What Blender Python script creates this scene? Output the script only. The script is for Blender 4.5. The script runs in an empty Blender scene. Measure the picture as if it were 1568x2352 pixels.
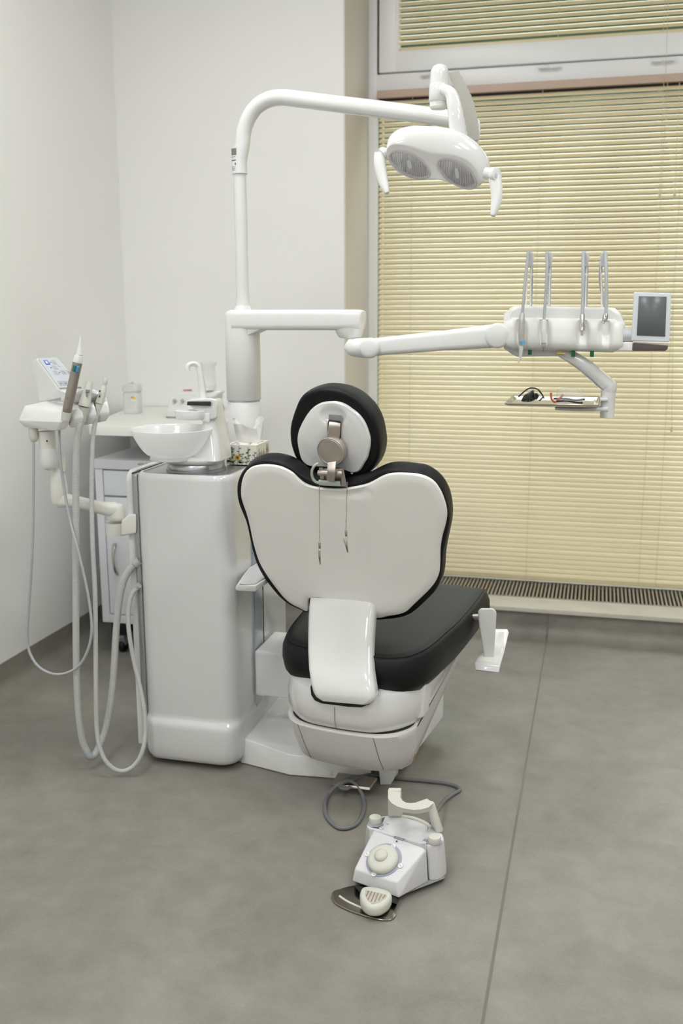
import bpy, bmesh, math, random
from mathutils import Vector, Matrix
from mathutils.geometry import delaunay_2d_cdt
R = math.radians
PI = math.pi
C = bpy.context.scene.collection
random.seed(4)

# ------------------------------------------------------------------ camera
CAM = Vector((0.0, 0.0, 1.30))
PITCH, YAW, ROLL, FPX = R(11.5), R(14.42), R(-0.2), 35 / 36 * 2352
fw = Vector((-math.sin(YAW) * math.cos(PITCH), math.cos(YAW) * math.cos(PITCH), -math.sin(PITCH)))
r0 = Vector((math.cos(YAW), math.sin(YAW), 0))
u0 = r0.cross(fw)
rt = r0 * math.cos(ROLL) + u0 * math.sin(ROLL)
up = u0 * math.cos(ROLL) - r0 * math.sin(ROLL)
cd = bpy.data.cameras.new('camera')
cam = bpy.data.objects.new('camera', cd)
C.objects.link(cam)
cd.sensor_fit = 'VERTICAL'
cd.sensor_height = 36
cd.sensor_width = 24
cd.lens = 35
cd.clip_start = 0.02
cd.clip_end = 200
m3 = Matrix((rt, up, -fw)).transposed()
cam.matrix_world = Matrix.Translation(CAM) @ m3.to_4x4()
cd.dof.use_dof = True
cd.dof.focus_distance = 2.42
cd.dof.aperture_fstop = 3.2
S = bpy.context.scene
S.camera = cam

# ------------------------------------------------------------------ view, world, lamps
S.view_settings.view_transform = 'Standard'
S.view_settings.look = 'None'
S.view_settings.gamma = 1
S.view_settings.use_curve_mapping = False
S.view_settings.exposure = 0.0
try:
    S.cycles.use_denoising = True
    S.cycles.max_bounces = 10
    S.cycles.diffuse_bounces = 6
    S.cycles.glossy_bounces = 5
    S.cycles.transmission_bounces = 8
    S.cycles.transparent_max_bounces = 12
    S.cycles.sample_clamp_indirect = 6
    S.cycles.caustics_refractive = False
    S.cycles.caustics_reflective = False
except Exception:
    pass
W = bpy.data.worlds.new('daylight')
S.world = W
W.use_nodes = True
nt = W.node_tree
nt.nodes.clear()
wo = nt.nodes.new('ShaderNodeOutputWorld')
bg = nt.nodes.new('ShaderNodeBackground')
tc = nt.nodes.new('ShaderNodeTexCoord')
sx = nt.nodes.new('ShaderNodeSeparateXYZ')
cr = nt.nodes.new('ShaderNodeValToRGB')
nt.links.new(tc.outputs['Generated'], sx.inputs[0])
nt.links.new(sx.outputs['Z'], cr.inputs[0])
nt.links.new(cr.outputs[0], bg.inputs[0])
nt.links.new(bg.outputs[0], wo.inputs[0])
e = cr.color_ramp.elements
e[0].position = 0.0; e[0].color = (0.005, 0.007, 0.003, 1)
e[1].position = 0.62; e[1].color = (0.9, 0.97, 1.0, 1)
k = cr.color_ramp.elements.new(0.36); k.color = (0.006, 0.010, 0.003, 1)
k = cr.color_ramp.elements.new(0.46); k.color = (0.75, 0.85, 0.7, 1)
bg.inputs[1].default_value = 7.5

XL, XR, YB, YW, YWIN, ZC = -1.955, 2.7, -2.4, 3.935, 4.36, 2.95
LAMP_POS = [(-1.0, -1.3), (0.9, -1.3), (-1.0, 0.7), (0.9, 0.7), (-1.0, 2.25), (0.9, 2.25)]
LAMP_W = 16.0
# the recessed ceiling panels' own light is created in ceiling_panel() below with LAMP_W
pl = bpy.data.lights.new('window_portal', 'AREA')
pl.shape = 'RECTANGLE'; pl.size = 3.0; pl.size_y = 3.0
pl.cycles.is_portal = True
plo = bpy.data.objects.new('window_portal', pl)
plo.location = (0.6, YWIN + 0.12, 1.5)
plo.rotation_euler = (R(-90), 0, 0)
C.objects.link(plo)

# ------------------------------------------------------------------ measuring helpers
def at(px, py, X=None, Y=None, Z=None):
    d = fw * FPX + rt * (px - 784) - up * (py - 1176)
    if X is not None: t = (X - CAM.x) / d.x
    elif Y is not None: t = (Y - CAM.y) / d.y
    else: t = (Z - CAM.z) / d.z
    return CAM + d * t

def onp(px, py, p, n):
    d = fw * FPX + rt * (px - 784) - up * (py - 1176)
    return CAM + d * ((p - CAM).dot(n) / d.dot(n))

# ------------------------------------------------------------------ materials
def lin(c):
    return tuple((v / 12.92 if v <= 0.04045 else ((v + 0.055) / 1.055) ** 2.4) for v in [q / 255 for q in c]) + (1,)

MATS = {}
def mat(name, col, rough=0.4, metal=0.0, coat=0.0, var=0.03, scale=6.0, bump=0.0, bscale=300.0, trans=0.0, alpha=1.0, emit=None, aniso=None, spec=None, ior=None):
    if name in MATS: return MATS[name]
    m = bpy.data.materials.new(name)
    m.use_nodes = True
    n = m.node_tree; b = n.nodes['Principled BSDF']
    c = lin(col)
    tcn = n.nodes.new('ShaderNodeTexCoord')
    nz = n.nodes.new('ShaderNodeTexNoise'); nz.inputs['Scale'].default_value = scale
    nz.inputs['Detail'].default_value = 5
    n.links.new(tcn.outputs['Object'], nz.inputs['Vector'])
    mx = n.nodes.new('ShaderNodeValToRGB')
    mx.color_ramp.elements[0].position = 0.3; mx.color_ramp.elements[1].position = 0.7
    mx.color_ramp.elements[0].color = tuple(v * (1 - var) for v in c[:3]) + (1,)
    mx.color_ramp.elements[1].color = tuple(min(1, v * (1 + var)) for v in c[:3]) + (1,)
    n.links.new(nz.outputs['Fac'], mx.inputs[0])
    n.links.new(mx.outputs[0], b.inputs['Base Color'])
    b.inputs['Roughness'].default_value = rough
    b.inputs['Metallic'].default_value = metal
    b.inputs['Coat Weight'].default_value = coat
    b.inputs['Coat Roughness'].default_value = 0.05
    b.inputs['Transmission Weight'].default_value = trans
    b.inputs['Alpha'].default_value = alpha
    if spec is not None: b.inputs['Specular IOR Level'].default_value = spec
    if ior is not None: b.inputs['IOR'].default_value = ior
    if bump > 0:
        bn = n.nodes.new('ShaderNodeTexNoise'); bn.inputs['Scale'].default_value = bscale
        n.links.new(tcn.outputs['Object'], bn.inputs['Vector'])
        bp = n.nodes.new('ShaderNodeBump'); bp.inputs['Strength'].default_value = bump
        bp.inputs['Distance'].default_value = 0.002
        n.links.new(bn.outputs['Fac'], bp.inputs['Height'])
        n.links.new(bp.outputs[0], b.inputs['Normal'])
    if emit:
        b.inputs['Emission Color'].default_value = lin(emit[0]); b.inputs['Emission Strength'].default_value = emit[1]
    MATS[name] = m
    return m

WHITE = mat('glossy_white_plastic', (224, 224, 223), 0.15, coat=1.0, var=0.01)
WHITE2 = mat('satin_white_plastic', (231, 231, 230), 0.34, var=0.01)
SHELLG = mat('warm_white_shell', (238, 237, 233), 0.16, coat=0.4, var=0.01)
CREAM = mat('cream_plastic', (228, 227, 220), 0.35, var=0.01)
PUTTY = mat('putty_plastic', (205, 205, 195), 0.5, var=0.02)
CABW = mat('cabinet_white', (215, 215, 215), 0.12, coat=0.6, var=0.008)
BLACK = mat('black_leatherette', (13, 14, 16), 0.42, var=0.1, spec=0.26, bump=0.35, bscale=700)
DARK = mat('black_rubber', (18, 18, 19), 0.5, var=0.1)
DISP = mat('black_gloss_display', (10, 10, 12), 0.08, coat=0.5)
STEEL = mat('brushed_steel', (196, 188, 180), 0.42, metal=1.0, var=0.06, scale=30)
STEEL2 = mat('polished_steel', (196, 192, 186), 0.15, metal=1.0, var=0.03, scale=20)
DSTEEL = mat('dark_floor_steel', (150, 143, 134), 0.25, metal=1.0, var=0.05, scale=20)
ALU = mat('silver_aluminium', (178, 180, 183), 0.3, metal=0.85, var=0.03)
HOSEG = mat('grey_ribbed_hose', (190, 193, 189), 0.5, var=0.02)
CABLEG = mat('grey_smooth_cable', (172, 176, 178), 0.4, var=0.02)
CABLED = mat('dark_grey_cable', (112, 114, 116), 0.45, var=0.04)
GREYP = mat('grey_blue_plastic', (150, 153, 162), 0.4, var=0.02)
LGREY = mat('light_grey_plastic', (196, 197, 200), 0.35, var=0.02)

def wall_mat(name, col, var=0.012):
    return mat(name, col, 0.55, var=var, scale=1.3, bump=0.06, bscale=220)
WALL = wall_mat('painted_wall', (239, 239, 237))
CEIL = wall_mat('ceiling_paint', (240, 239, 237))

def floor_mat():
    m = bpy.data.materials.new('grey_vinyl_floor'); m.use_nodes = True
    n = m.node_tree; b = n.nodes['Principled BSDF']
    tcn = n.nodes.new('ShaderNodeTexCoord')
    def noise(sc, det, dist=0.0):
        z = n.nodes.new('ShaderNodeTexNoise'); z.inputs['Scale'].default_value = sc; z.inputs['Detail'].default_value = det
        z.inputs['Distortion'].default_value = dist; z.inputs['Roughness'].default_value = 0.62
        n.links.new(tcn.outputs['Object'], z.inputs['Vector']); return z
    a, b2, c2 = noise(2.2, 8, 0.6), noise(11, 6, 0.3), noise(160, 2)
    def mixf(x, y, f):
        k = n.nodes.new('ShaderNodeMix'); k.data_type = 'FLOAT'; k.inputs[0].default_value = f
        n.links.new(x, k.inputs[2]); n.links.new(y, k.inputs[3]); return k.outputs[0]
    s = mixf(mixf(a.outputs['Fac'], b2.outputs['Fac'], 0.42), c2.outputs['Fac'], 0.16)
    r = n.nodes.new('ShaderNodeValToRGB')
    r.color_ramp.elements[0].position = 0.36; r.color_ramp.elements[0].color = lin((119, 116, 109))
    r.color_ramp.elements[1].position = 0.66; r.color_ramp.elements[1].color = lin((150, 146, 137))
    n.links.new(s, r.inputs[0]); n.links.new(r.outputs[0], b.inputs['Base Color'])
    b.inputs['Roughness'].default_value = 0.42
    b.inputs['Specular IOR Level'].default_value = 0.35
    bp = n.nodes.new('ShaderNodeBump'); bp.inputs['Strength'].default_value = 0.05; bp.inputs['Distance'].default_value = 0.002
    n.links.new(c2.outputs['Fac'], bp.inputs['Height']); n.links.new(bp.outputs[0], b.inputs['Normal'])
    return m
FLOOR = floor_mat()

# ------------------------------------------------------------------ mesh helpers
class G:
    """collects vertices and faces in world coordinates"""
    def __init__(s): s.v = []; s.f = []
    def add(s, vs, fs):
        k = len(s.v); s.v += [Vector(v) for v in vs]; s.f += [[i + k for i in f] for f in fs]; return s
    def box(s, x0, y0, z0, x1, y1, z1):
        v = [(x, y, z) for x in (x0, x1) for y in (y0, y1) for z in (z0, z1)]
        return s.add(v, [(0, 1, 3, 2), (4, 6, 7, 5), (0, 4, 5, 1), (2, 3, 7, 6), (0, 2, 6, 4), (1, 5, 7, 3)])
    def merge(s, o): return s.add(o.v, o.f)

def loft(rings, cap0=True, cap1=True, closed=True):
    g = G(); n = len(rings[0]); vs = [p for r in rings for p in r]; fs = []
    for i in range(len(rings) - 1):
        for j in range(n if closed else n - 1):
            a = i * n + j; b = i * n + (j + 1) % n
            fs.append((a, b, b + n, a + n))
    if cap0: fs.append(list(range(n))[::-1])
    if cap1: fs.append([(len(rings) - 1) * n + j for j in range(n)])
    return g.add(vs, fs)

def catmull(pts, per=8, closed=False):
    P = [Vector(p) for p in pts]; n = len(P); out = []
    rng = range(n) if closed else range(n - 1)
    for i in rng:
        if closed: p0, p1, p2, p3 = P[(i - 1) % n], P[i], P[(i + 1) % n], P[(i + 2) % n]
        else: p0, p1, p2, p3 = P[max(i - 1, 0)], P[i], P[i + 1], P[min(i + 2, n - 1)]
        # centripetal
        def td(a, b): return max((b - a).length, 1e-6) ** 0.5
        t0 = 0; t1 = t0 + td(p0, p1); t2 = t1 + td(p1, p2); t3 = t2 + td(p2, p3)
        for k in range(per):
            t = t1 + (t2 - t1) * k / per
            A1 = p0 * ((t1 - t) / (t1 - t0)) + p1 * ((t - t0) / (t1 - t0))
            A2 = p1 * ((t2 - t) / (t2 - t1)) + p2 * ((t - t1) / (t2 - t1))
            A3 = p2 * ((t3 - t) / (t3 - t2)) + p3 * ((t - t2) / (t3 - t2))
            B1 = A1 * ((t2 - t) / (t2 - t0)) + A2 * ((t - t0) / (t2 - t0))
            B2 = A2 * ((t3 - t) / (t3 - t1)) + A3 * ((t - t1) / (t3 - t1))
            out.append(B1 * ((t2 - t) / (t2 - t1)) + B2 * ((t - t1) / (t2 - t1)))
    if not closed: out.append(P[-1])
    return out

def resample(pts, step=None, n=None, closed=False):
    P = list(pts) + ([pts[0]] if closed else [])
    L = [0]
    for i in range(1, len(P)): L.append(L[-1] + (P[i] - P[i - 1]).length)
    T = L[-1]
    if n is None: n = max(2, int(T / step))
    cnt = n if closed else n + 1
    out = []; j = 0
    for i in range(cnt):
        s = T * i / n
        while j < len(L) - 2 and L[j + 1] < s: j += 1
        d = L[j + 1] - L[j]; out.append(P[j].lerp(P[j + 1], (s - L[j]) / d if d > 1e-9 else 0))
    return out

def frames(P, up0=None):
    n = len(P); T = []
    for i in range(n):
        t = (P[min(i + 1, n - 1)] - P[max(i - 1, 0)])
        T.append(t.normalized() if t.length > 1e-9 else Vector((0, 0, 1)))
    a = up0 if up0 is not None else (Vector((0, 1, 0)) if abs(T[0].y) < 0.8 else Vector((1, 0, 0)))
    N = []
    for i in range(n):
        a = (a - T[i] * a.dot(T[i])).normalized(); N.append(a)
    return T, N

def tube(pts, r, seg=16, per=8, ridge=None, raw=False, step=None, caps=True):
    """r: number or list matching pts"""
    P = [Vector(p) for p in pts]
    if not raw:
        if isinstance(r, (list, tuple)):
            rr = catmull([Vector((q, 0, 0)) for q in r], per) if False else None
            Q = []; RR = []
            cm = catmull(P, per)
            for i in range(len(cm)):
                s = i / per; a = int(min(s, len(r) - 1)); b = min(a + 1, len(r) - 1); RR.append(r[a] + (r[b] - r[a]) * (s - a))
            P, r = cm, RR
        else: P = catmull(P, per)
    if ridge:
        P = resample(P, step=ridge[0] / 4)
        base = r if not isinstance(r, list) else r[0]
        r = [base - (ridge[1] if (i % 4) in (2, 3) else 0) for i in range(len(P))]
    elif step:
        P = resample(P, step=step)
    if not isinstance(r, (list, tuple)): r = [r] * len(P)
    T, N = frames(P)
    rings = []
    for i, p in enumerate(P):
        B = T[i].cross(N[i])
        rings.append([p + (N[i] * math.cos(2 * PI * k / seg) + B * math.sin(2 * PI * k / seg)) * r[i] for k in range(seg)])
    return loft(rings, caps, caps)

def lathe(prof, c=(0, 0, 0), axis=(0, 0, 1), seg=40, cap0=True, cap1=True, sx=1.0, sy=1.0, xdir=None):
    """prof: list of (radius, height)"""
    c = Vector(c); a = Vector(axis).normalized()
    x = Vector(xdir) if xdir else (Vector((1, 0, 0)) if abs(a.x) < 0.8 else Vector((0, 1, 0)))
    x = (x - a * x.dot(a)).normalized(); y = a.cross(x)
    rings = [[c + a * h + (x * math.cos(2 * PI * k / seg) * sx + y * math.sin(2 * PI * k / seg) * sy) * max(r, 1e-5) for k in range(seg)] for r, h in prof]
    return loft(rings, cap0, cap1)

def rrect(w, h, r, n=6):
    out = []
    for cx, cy, a0 in ((w / 2 - r, h / 2 - r, 0), (-w / 2 + r, h / 2 - r, 90), (-w / 2 + r, -h / 2 + r, 180), (w / 2 - r, -h / 2 + r, 270)):
        for k in range(n + 1):
            a = R(a0 + 90 * k / n); out.append((cx + r * math.cos(a), cy + r * math.sin(a)))
    return out

def sweep(path, size, up0, per=8, smooth=True):
    """rounded-rect section swept on a path; size: list of (w, h, r) per path point; h is along up0"""
    P = [Vector(p) for p in path]; m = per
    Q = catmull(P, per) if smooth else P
    Sz = []
    for i in range(len(Q)):
        s = i / per if smooth else i
        a = int(min(s, len(size) - 1)); b = min(a + 1, len(size) - 1); f = s - a
        Sz.append([size[a][k] + (size[b][k] - size[a][k]) * f for k in range(3)])
    T, N = frames(Q, Vector(up0)); rings = []
    for i, p in enumerate(Q):
        B = T[i].cross(N[i]); w, h, r = Sz[i]
        rings.append([p + B * u + N[i] * v for u, v in rrect(w, h, min(r, w / 2 - 1e-4, h / 2 - 1e-4), 5)])
    return loft(rings)

def hull(pts, bev=0.0, seg=3):
    bm = bmesh.new()
    for p in pts: bm.verts.new(p)
    r = bmesh.ops.convex_hull(bm, input=bm.verts)
    junk = [v for v in r['geom_interior'] + r['geom_unused'] if isinstance(v, bmesh.types.BMVert) and v.is_valid]
    if junk: bmesh.ops.delete(bm, geom=list(set(junk)), context='VERTS')
    bmesh.ops.dissolve_limit(bm, angle_limit=R(2), verts=bm.verts, edges=bm.edges)
    if bev: bmesh.ops.bevel(bm, geom=list(bm.edges), offset=bev, segments=seg, affect='EDGES', profile=0.6, clamp_overlap=True)
    bm.verts.index_update()
    g = G().add([v.co.copy() for v in bm.verts], [[v.index for v in f.verts] for f in bm.faces]); bm.free()
    return g

def rbox(x0, y0, z0, x1, y1, z1, bev=0.004, seg=3):
    return hull([(x, y, z) for x in (x0, x1) for y in (y0, y1) for z in (z0, z1)], bev, seg)

def inset2(o, d):
    """offset a closed 2D outline inwards (ccw) by d"""
    n = len(o); out = []
    for i in range(n):
        a, b, c = o[i - 1], o[i], o[(i + 1) % n]
        t = (c - a); t = t.normalized() if t.length > 1e-9 else Vector((1, 0))
        out.append(b + Vector((-t.y, t.x)) * d)
    return out

def area2(o): return sum(o[i - 1].x * o[i].y - o[i].x * o[i - 1].y for i in range(len(o))) / 2

class Plane:
    """a tilted working plane: origin o, in-plane axes u (right), v (up), normal n towards the viewer"""
    def __init__(s, o, u, v):
        s.o = Vector(o); s.u = Vector(u).normalized(); s.v = Vector(v); s.v = (s.v - s.u * s.v.dot(s.u)).normalized(); s.n = s.u.cross(s.v)
    def pix(s, px, py):
        d = onp(px, py, s.o, s.n) - s.o; return Vector((d.dot(s.u), d.dot(s.v)))
    def w(s, p, d=0.0): return s.o + s.u * p[0] + s.v * p[1] + s.n * d
    def outline(s, pix, n=120, smooth=True, per=6, off=0.0):
        q = [s.pix(x, y) for x, y in pix]
        q = [Vector((a.x, a.y, 0)) for a in q]
        if smooth: q = catmull(q, per, True)
        q = resample(q, n=n, closed=True)
        q = [Vector((a.x, a.y)) for a in q]
        if area2(q) < 0: q.reverse()
        if off: q = inset2(q, off)
        return q
    def env(s, pix, n=120, dmin=-.004, dmax=-.040, right=(.78, .63), per=6):
        """outline whose silhouette comes from the near rim on the near sides and from the deep rim on the far sides"""
        if sum(pix[i - 1][0] * pix[i][1] - pix[i][0] * pix[i - 1][1] for i in range(len(pix))) < 0: pix = pix[::-1]
        P_ = resample(catmull([Vector((x, y, 0)) for x, y in pix], per, True), n=160, closed=True); m_ = 160; q = []; W_ = []
        for i in range(m_):
            t_ = P_[(i + 4) % m_] - P_[i - 4]; t_.normalize()
            W_.append(max(-1, min(1, t_.y * right[0] + t_.x * right[1])))
        W_ = [sum(W_[(i + k_) % m_] for k_ in range(-6, 7)) / 13 for i in range(m_)]
        for i in range(m_):
            d = (dmin + dmax) / 2 + (dmax - dmin) / 2 * W_[i]
            p = onp(P_[i].x, P_[i].y, s.o + s.n * d, s.n) - s.o
            q.append(Vector((p.dot(s.u), p.dot(s.v), 0)))
        q = resample(q, n=n, closed=True); q = [Vector((a.x, a.y)) for a in q]
        if area2(q) < 0: q.reverse()
        return q
    def stack(s, o, layers, cap0=True, cap1=True):
        """layers: (inset, offset along normal)"""
        rings = [[s.w(p, d) for p in inset2(o, i)] for i, d in layers]
        return loft(rings, cap0, cap1)

def finish(name, g, m, smooth=55, origin=None):
    me = bpy.data.meshes.new(name)
    o0 = Vector(origin) if origin is not None else Vector((0, 0, 0))
    me.from_pydata([v - o0 for v in g.v], [], [list(f) for f in g.f])
    bm = bmesh.new(); bm.from_mesh(me)
    bmesh.ops.recalc_face_normals(bm, faces=bm.faces)
    bm.to_mesh(me); bm.free()
    if smooth:
        for p in me.polygons: p.use_smooth = True
        me.set_sharp_from_angle(angle=R(smooth))
    me.materials.append(m)
    return me

def thing(name, label, cat, loc=(0, 0, 0), group=None):
    o = bpy.data.objects.new(name, None); o.empty_display_size = 0.05
    C.objects.link(o); o.location = loc; o['label'] = label; o['category'] = cat
    if group: o['group'] = group
    return o

def root_loc(o):
    while o.parent: o = o.parent
    return Vector(o.location)

def part(name, g, m, parent, label=None, smooth=55):
    o = bpy.data.objects.new(name, finish(name, g, m, smooth, root_loc(parent)))
    C.objects.link(o); o.parent = parent
    if label: o['label'] = label
    return o

def single(name, g, m, label, cat, group=None, smooth=55):
    c = sum(g.v, Vector()) / len(g.v); zmin = min(v.z for v in g.v); c.z = zmin
    o = bpy.data.objects.new(name, finish(name, g, m, smooth, c)); o.location = c
    C.objects.link(o); o['label'] = label; o['category'] = cat
    if group: o['group'] = group
    return o

def struct(name, g, m, smooth=None, parent=None):
    o = bpy.data.objects.new(name, finish(name, g, m, smooth)); C.objects.link(o)
    if parent: o.parent = parent
    else: o['kind'] = 'structure'
    return o

def writing(txt, size, o, u, v, ext=0.0002):
    """built lettering as mesh, centred at o with reading direction u and up v"""
    cu = bpy.data.curves.new('t', 'FONT'); cu.body = txt; cu.size = size; cu.align_x = 'CENTER'; cu.align_y = 'CENTER'; cu.extrude = ext
    to = bpy.data.objects.new('t', cu); C.objects.link(to)
    dg = bpy.context.evaluated_depsgraph_get(); me = bpy.data.meshes.new_from_object(to.evaluated_get(dg))
    u = Vector(u).normalized(); v = Vector(v).normalized(); nn = u.cross(v); o = Vector(o)
    g = G().add([o + u * q.co.x + v * q.co.y + nn * q.co.z for q in me.vertices], [list(f.vertices) for f in me.polygons])
    bpy.data.objects.remove(to); bpy.data.curves.remove(cu); bpy.data.meshes.remove(me)
    return g

# ================================================================== ROOM
def cove(xa, ya, xb, yb, nx, ny, h=0.105, r=0.05):
    """coved skirting running from a to b; (nx,ny) points into the room"""
    prof = [(0, 0.0), (0, h), (0.004, h), (0.004, r)]
    for k in range(1, 9):
        a = R(90 * k / 8); prof.append((0.004 + r - r * math.cos(a), r - r * math.sin(a) + 0.001))
    prof.append((0.004 + r + 0.002, 0.0))
    A = [Vector((xa + nx * d, ya + ny * d, z)) for d, z in prof]
    B = [Vector((xb + nx * d, yb + ny * d, z)) for d, z in prof]
    return loft([A, B])

struct('floor', G().box(XL - 0.1, YB - 0.1, -0.12, XR + 0.1, YWIN + 0.3, 0.0), FLOOR)
struct('ceiling', G().box(XL - 0.1, YB - 0.1, ZC, XR + 0.1, YWIN + 0.3, ZC + 0.1), CEIL)
struct('wall_left', G().box(XL - 0.1, YB - 0.1, 0, XL, YWIN + 0.3, ZC), WALL)
struct('wall_rear', G().box(XL, YB - 0.1, 0, XR, YB, ZC), WALL)
struct('wall_right', G().box(XR, YB - 0.1, 0, XR + 0.1, YWIN + 0.3, ZC), WALL)
XREV = -0.992
struct('wall_front', G().box(XL, YW, 0, XREV - 0.006, YWIN + 0.3, ZC), WALL)
struct('wall_reveal', G().box(XREV - 0.006, YW + 0.001, 0.1, XREV, YWIN + 0.3, ZC), wall_mat('darker_beige_reveal', (216, 209, 200)))  # reveal coloured a darker beige than the front wall
struct('wall_below_window', G().box(XREV, YW, 0, XR, YWIN + 0.3, 0.10), WALL)
struct('baseboard_left', cove(XL, YB, XL, YW, 1, 0), FLOOR, 40)
struct('baseboard_front', cove(XL, YW, XR, YW, 0, -1), FLOOR, 40)
SEAM = mat('brown_floor_weld', (112, 104, 94), 0.5)
sg = G().box(-0.157, YB, 0.0, -0.151, YW - 0.056, 0.0008)
sg.merge(loft([[Vector((x, YW - d, z)) for d, z in ((0.0045, 0.104), (0.0052, 0.05), (0.02, 0.0172), (0.055, 0.0012), (0.055, 0.0), (0.003, 0.0), (0.003, 0.104))] for x in (-0.157, -0.151)]))
struct('trim_1', sg, SEAM)
TILE = mat('beige_stone_tile', (205, 200, 188), 0.2, var=0.08, scale=9)
struct('trim_2', G().merge(rbox(XREV + 0.001, YW - 0.015, 0.100, XR, 4.075, 0.118, 0.002)).merge(rbox(XREV + 0.001, 4.33, 0.100, XR, YWIN + 0.05, 0.120, 0.002)), TILE, 40)
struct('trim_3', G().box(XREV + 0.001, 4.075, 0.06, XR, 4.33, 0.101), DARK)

# floor grille
gr = thing('floor_grille', 'long beige slatted heating grille set in the sill below the window blind', 'grille', (0.3, 4.2, 0.118))
GR = mat('beige_anodised_grille', (188, 178, 160), 0.4, metal=0.2)
g = G()
x = XREV + 0.02
while x < 2.0:
    g.box(x, 4.079, 0.104, x + 0.006, 4.327, 0.1185); x += 0.0158
part('grille_slats', g, GR, gr)
part('grille_frame', G().box(XREV + 0.003, 4.075, 0.104, XR - 0.01, 4.081, 0.120).merge(G().box(XREV + 0.003, 4.324, 0.104, XR - 0.01, 4.330, 0.120)), ALU, gr)

# ceiling panels (outside the frame, light the room)
LP = mat('lit_diffuser', (255, 252, 246), 0.5, emit=((255, 250, 242), 2.0))
for i, (x, y) in enumerate(LAMP_POS):
    t = thing('ceiling_panel', 'square recessed ceiling light panel, ' + ['rear left', 'rear right', 'middle left', 'middle right', 'front left', 'front right'][i] + ' of the six', 'ceiling light', (x, y, ZC), 'ceiling light panels')
    part('frame', G().box(x - .31, y - .31, ZC - 0.012, x + .31, y - .30, ZC - .001).box(x - .31, y + .30, ZC - 0.012, x + .31, y + .31, ZC - .001).box(x - .31, y - .30, ZC - 0.012, x - .30, y + .30, ZC - .001).box(x + .30, y - .30, ZC - 0.012, x + .31, y + .30, ZC - .001), WHITE2, t)
    part('diffuser', G().box(x - .298, y - .298, ZC - 0.006, x + .298, y + .298, ZC - .001), LP, t)
    la = bpy.data.lights.new('panel_lamp', 'AREA'); la.shape = 'SQUARE'; la.size = 0.58; la.energy = LAMP_W; la.color = (0.965, 0.983, 1.0)
    lo = bpy.data.objects.new('panel_lamp', la); C.objects.link(lo); lo.location = (x, y, ZC - 0.014)

# ------------------------------------------------------------------ window
PVC = mat('white_window_frame', (243, 244, 246), 0.3, var=0.01)
XW0, XW1 = XREV, 1.75
wf = bpy.data.objects.new('window_1', None); C.objects.link(wf); wf['kind'] = 'structure'
ZM0, ZM1 = 2.205, 2.262      # horizontal member between the panes
g = G()
g.merge(rbox(XW0, 4.335, 0.12, XW0 + 0.036, 4.42, ZC, 0.003))            # left post
g.merge(rbox(XW1, 4.335, 0.12, XR, 4.42, ZC, 0.003))
g.merge(rbox(XW0 + 0.03, 4.345, 2.196, XW1, 4.42, 2.262, 0.003))                    # transom
g.merge(rbox(XW0 + 0.03, 4.36, 0.10, XW1, 4.42, 0.125, 0.002))
struct('window_frame', g, PVC, 40, wf)
g = G()
zs0, zs1, xs0, xs1 = 2.266, 2.93, XW0 + 0.046, 1.70
def ring_frame(g, x0, z0, x1, z1, w, y0, y1, bev):
    g.merge(rbox(x0, y0, z0, x0 + w, y1, z1, bev)); g.merge(rbox(x1 - w, y0, z0, x1, y1, z1, bev))
    g.merge(rbox(x0 + w * .97, y0 + .0006, z0, x1 - w * .97, y1 - .0006, z0 + w, bev)); g.merge(rbox(x0 + w * .97, y0 + .0006, z1 - w, x1 - w * .97, y1 - .0006, z1, bev))
ring_frame(g, xs0, zs0, xs1, zs1, 0.072, 4.33, 4.40, 0.003)
ring_frame(g, xs0 + 0.055, zs0 + 0.055, xs1 - 0.055, zs1 - 0.055, 0.026, 4.335, 4.385, 0.004)
struct('window_sash', g, PVC, 40, wf)
struct('window_gap_shade', G().box(XW0 + 0.036, 4.365, 2.262, XW0 + 0.047, 4.40, ZC).box(XW0 + 0.036, 4.38, 0.12, XW0 + 0.045, 4.41, 2.196), mat('dark_green_gap_shade', (50, 62, 40), 0.6), None, wf)  # dark strips standing in for the shadow in the gaps beside the left post
GLASS = mat('window_glass', (200, 215, 205), 0.02, alpha=0.06, var=0.0)
struct('window_glass', G().box(XW0 + 0.03, 4.43, 0.1, XW1, 4.433, ZC), GLASS, None, wf)
g = G()
HIN = []
for px, py in ((975, 170), (1247, 153), (1275, 152), (1508, 138), (1537, 136)):
    c = at(px, py, Y=4.325); HIN.append(c)
    g.merge(tube([c + Vector((-0.018, 0, -0.002)), c + Vector((0.018, 0, -0.002))], 0.008, 12, raw=True))
struct('window_hinge', g, PVC, 40, wf)

# hedge added beyond the glass, shaped to dim parts of the window
HG = mat('dark_hedge_green', (30, 42, 20), 0.8, var=0.4, scale=14)
_rh = random.Random(5)
def hedge_h(x): return 1.15 + 1.35 * math.exp(-((x + .02) / .34) ** 4) + .15 * math.sin(x * 7) + .25 * max(0, x - .6)
rings = []
x = -3.0
while x < 5.0:
    h_ = hedge_h(x); w_ = .30
    rings.append([Vector((x + _rh.uniform(-.03, .03), 5.25 + (w_ + _rh.uniform(-.06, .06)) * math.cos(R(a_)) , max(-.05, h_ * .5 + (h_ * .5 + _rh.uniform(-.05, .05)) * math.sin(R(a_))))) for a_ in range(0, 360, 20)])
    x += .08
single('dimming_hedge', loft(rings), HG, 'dark green hedge added outdoors to dim parts of the blinds, glimpsed through the slits between the blind slats', 'hedge', smooth=0)

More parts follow.
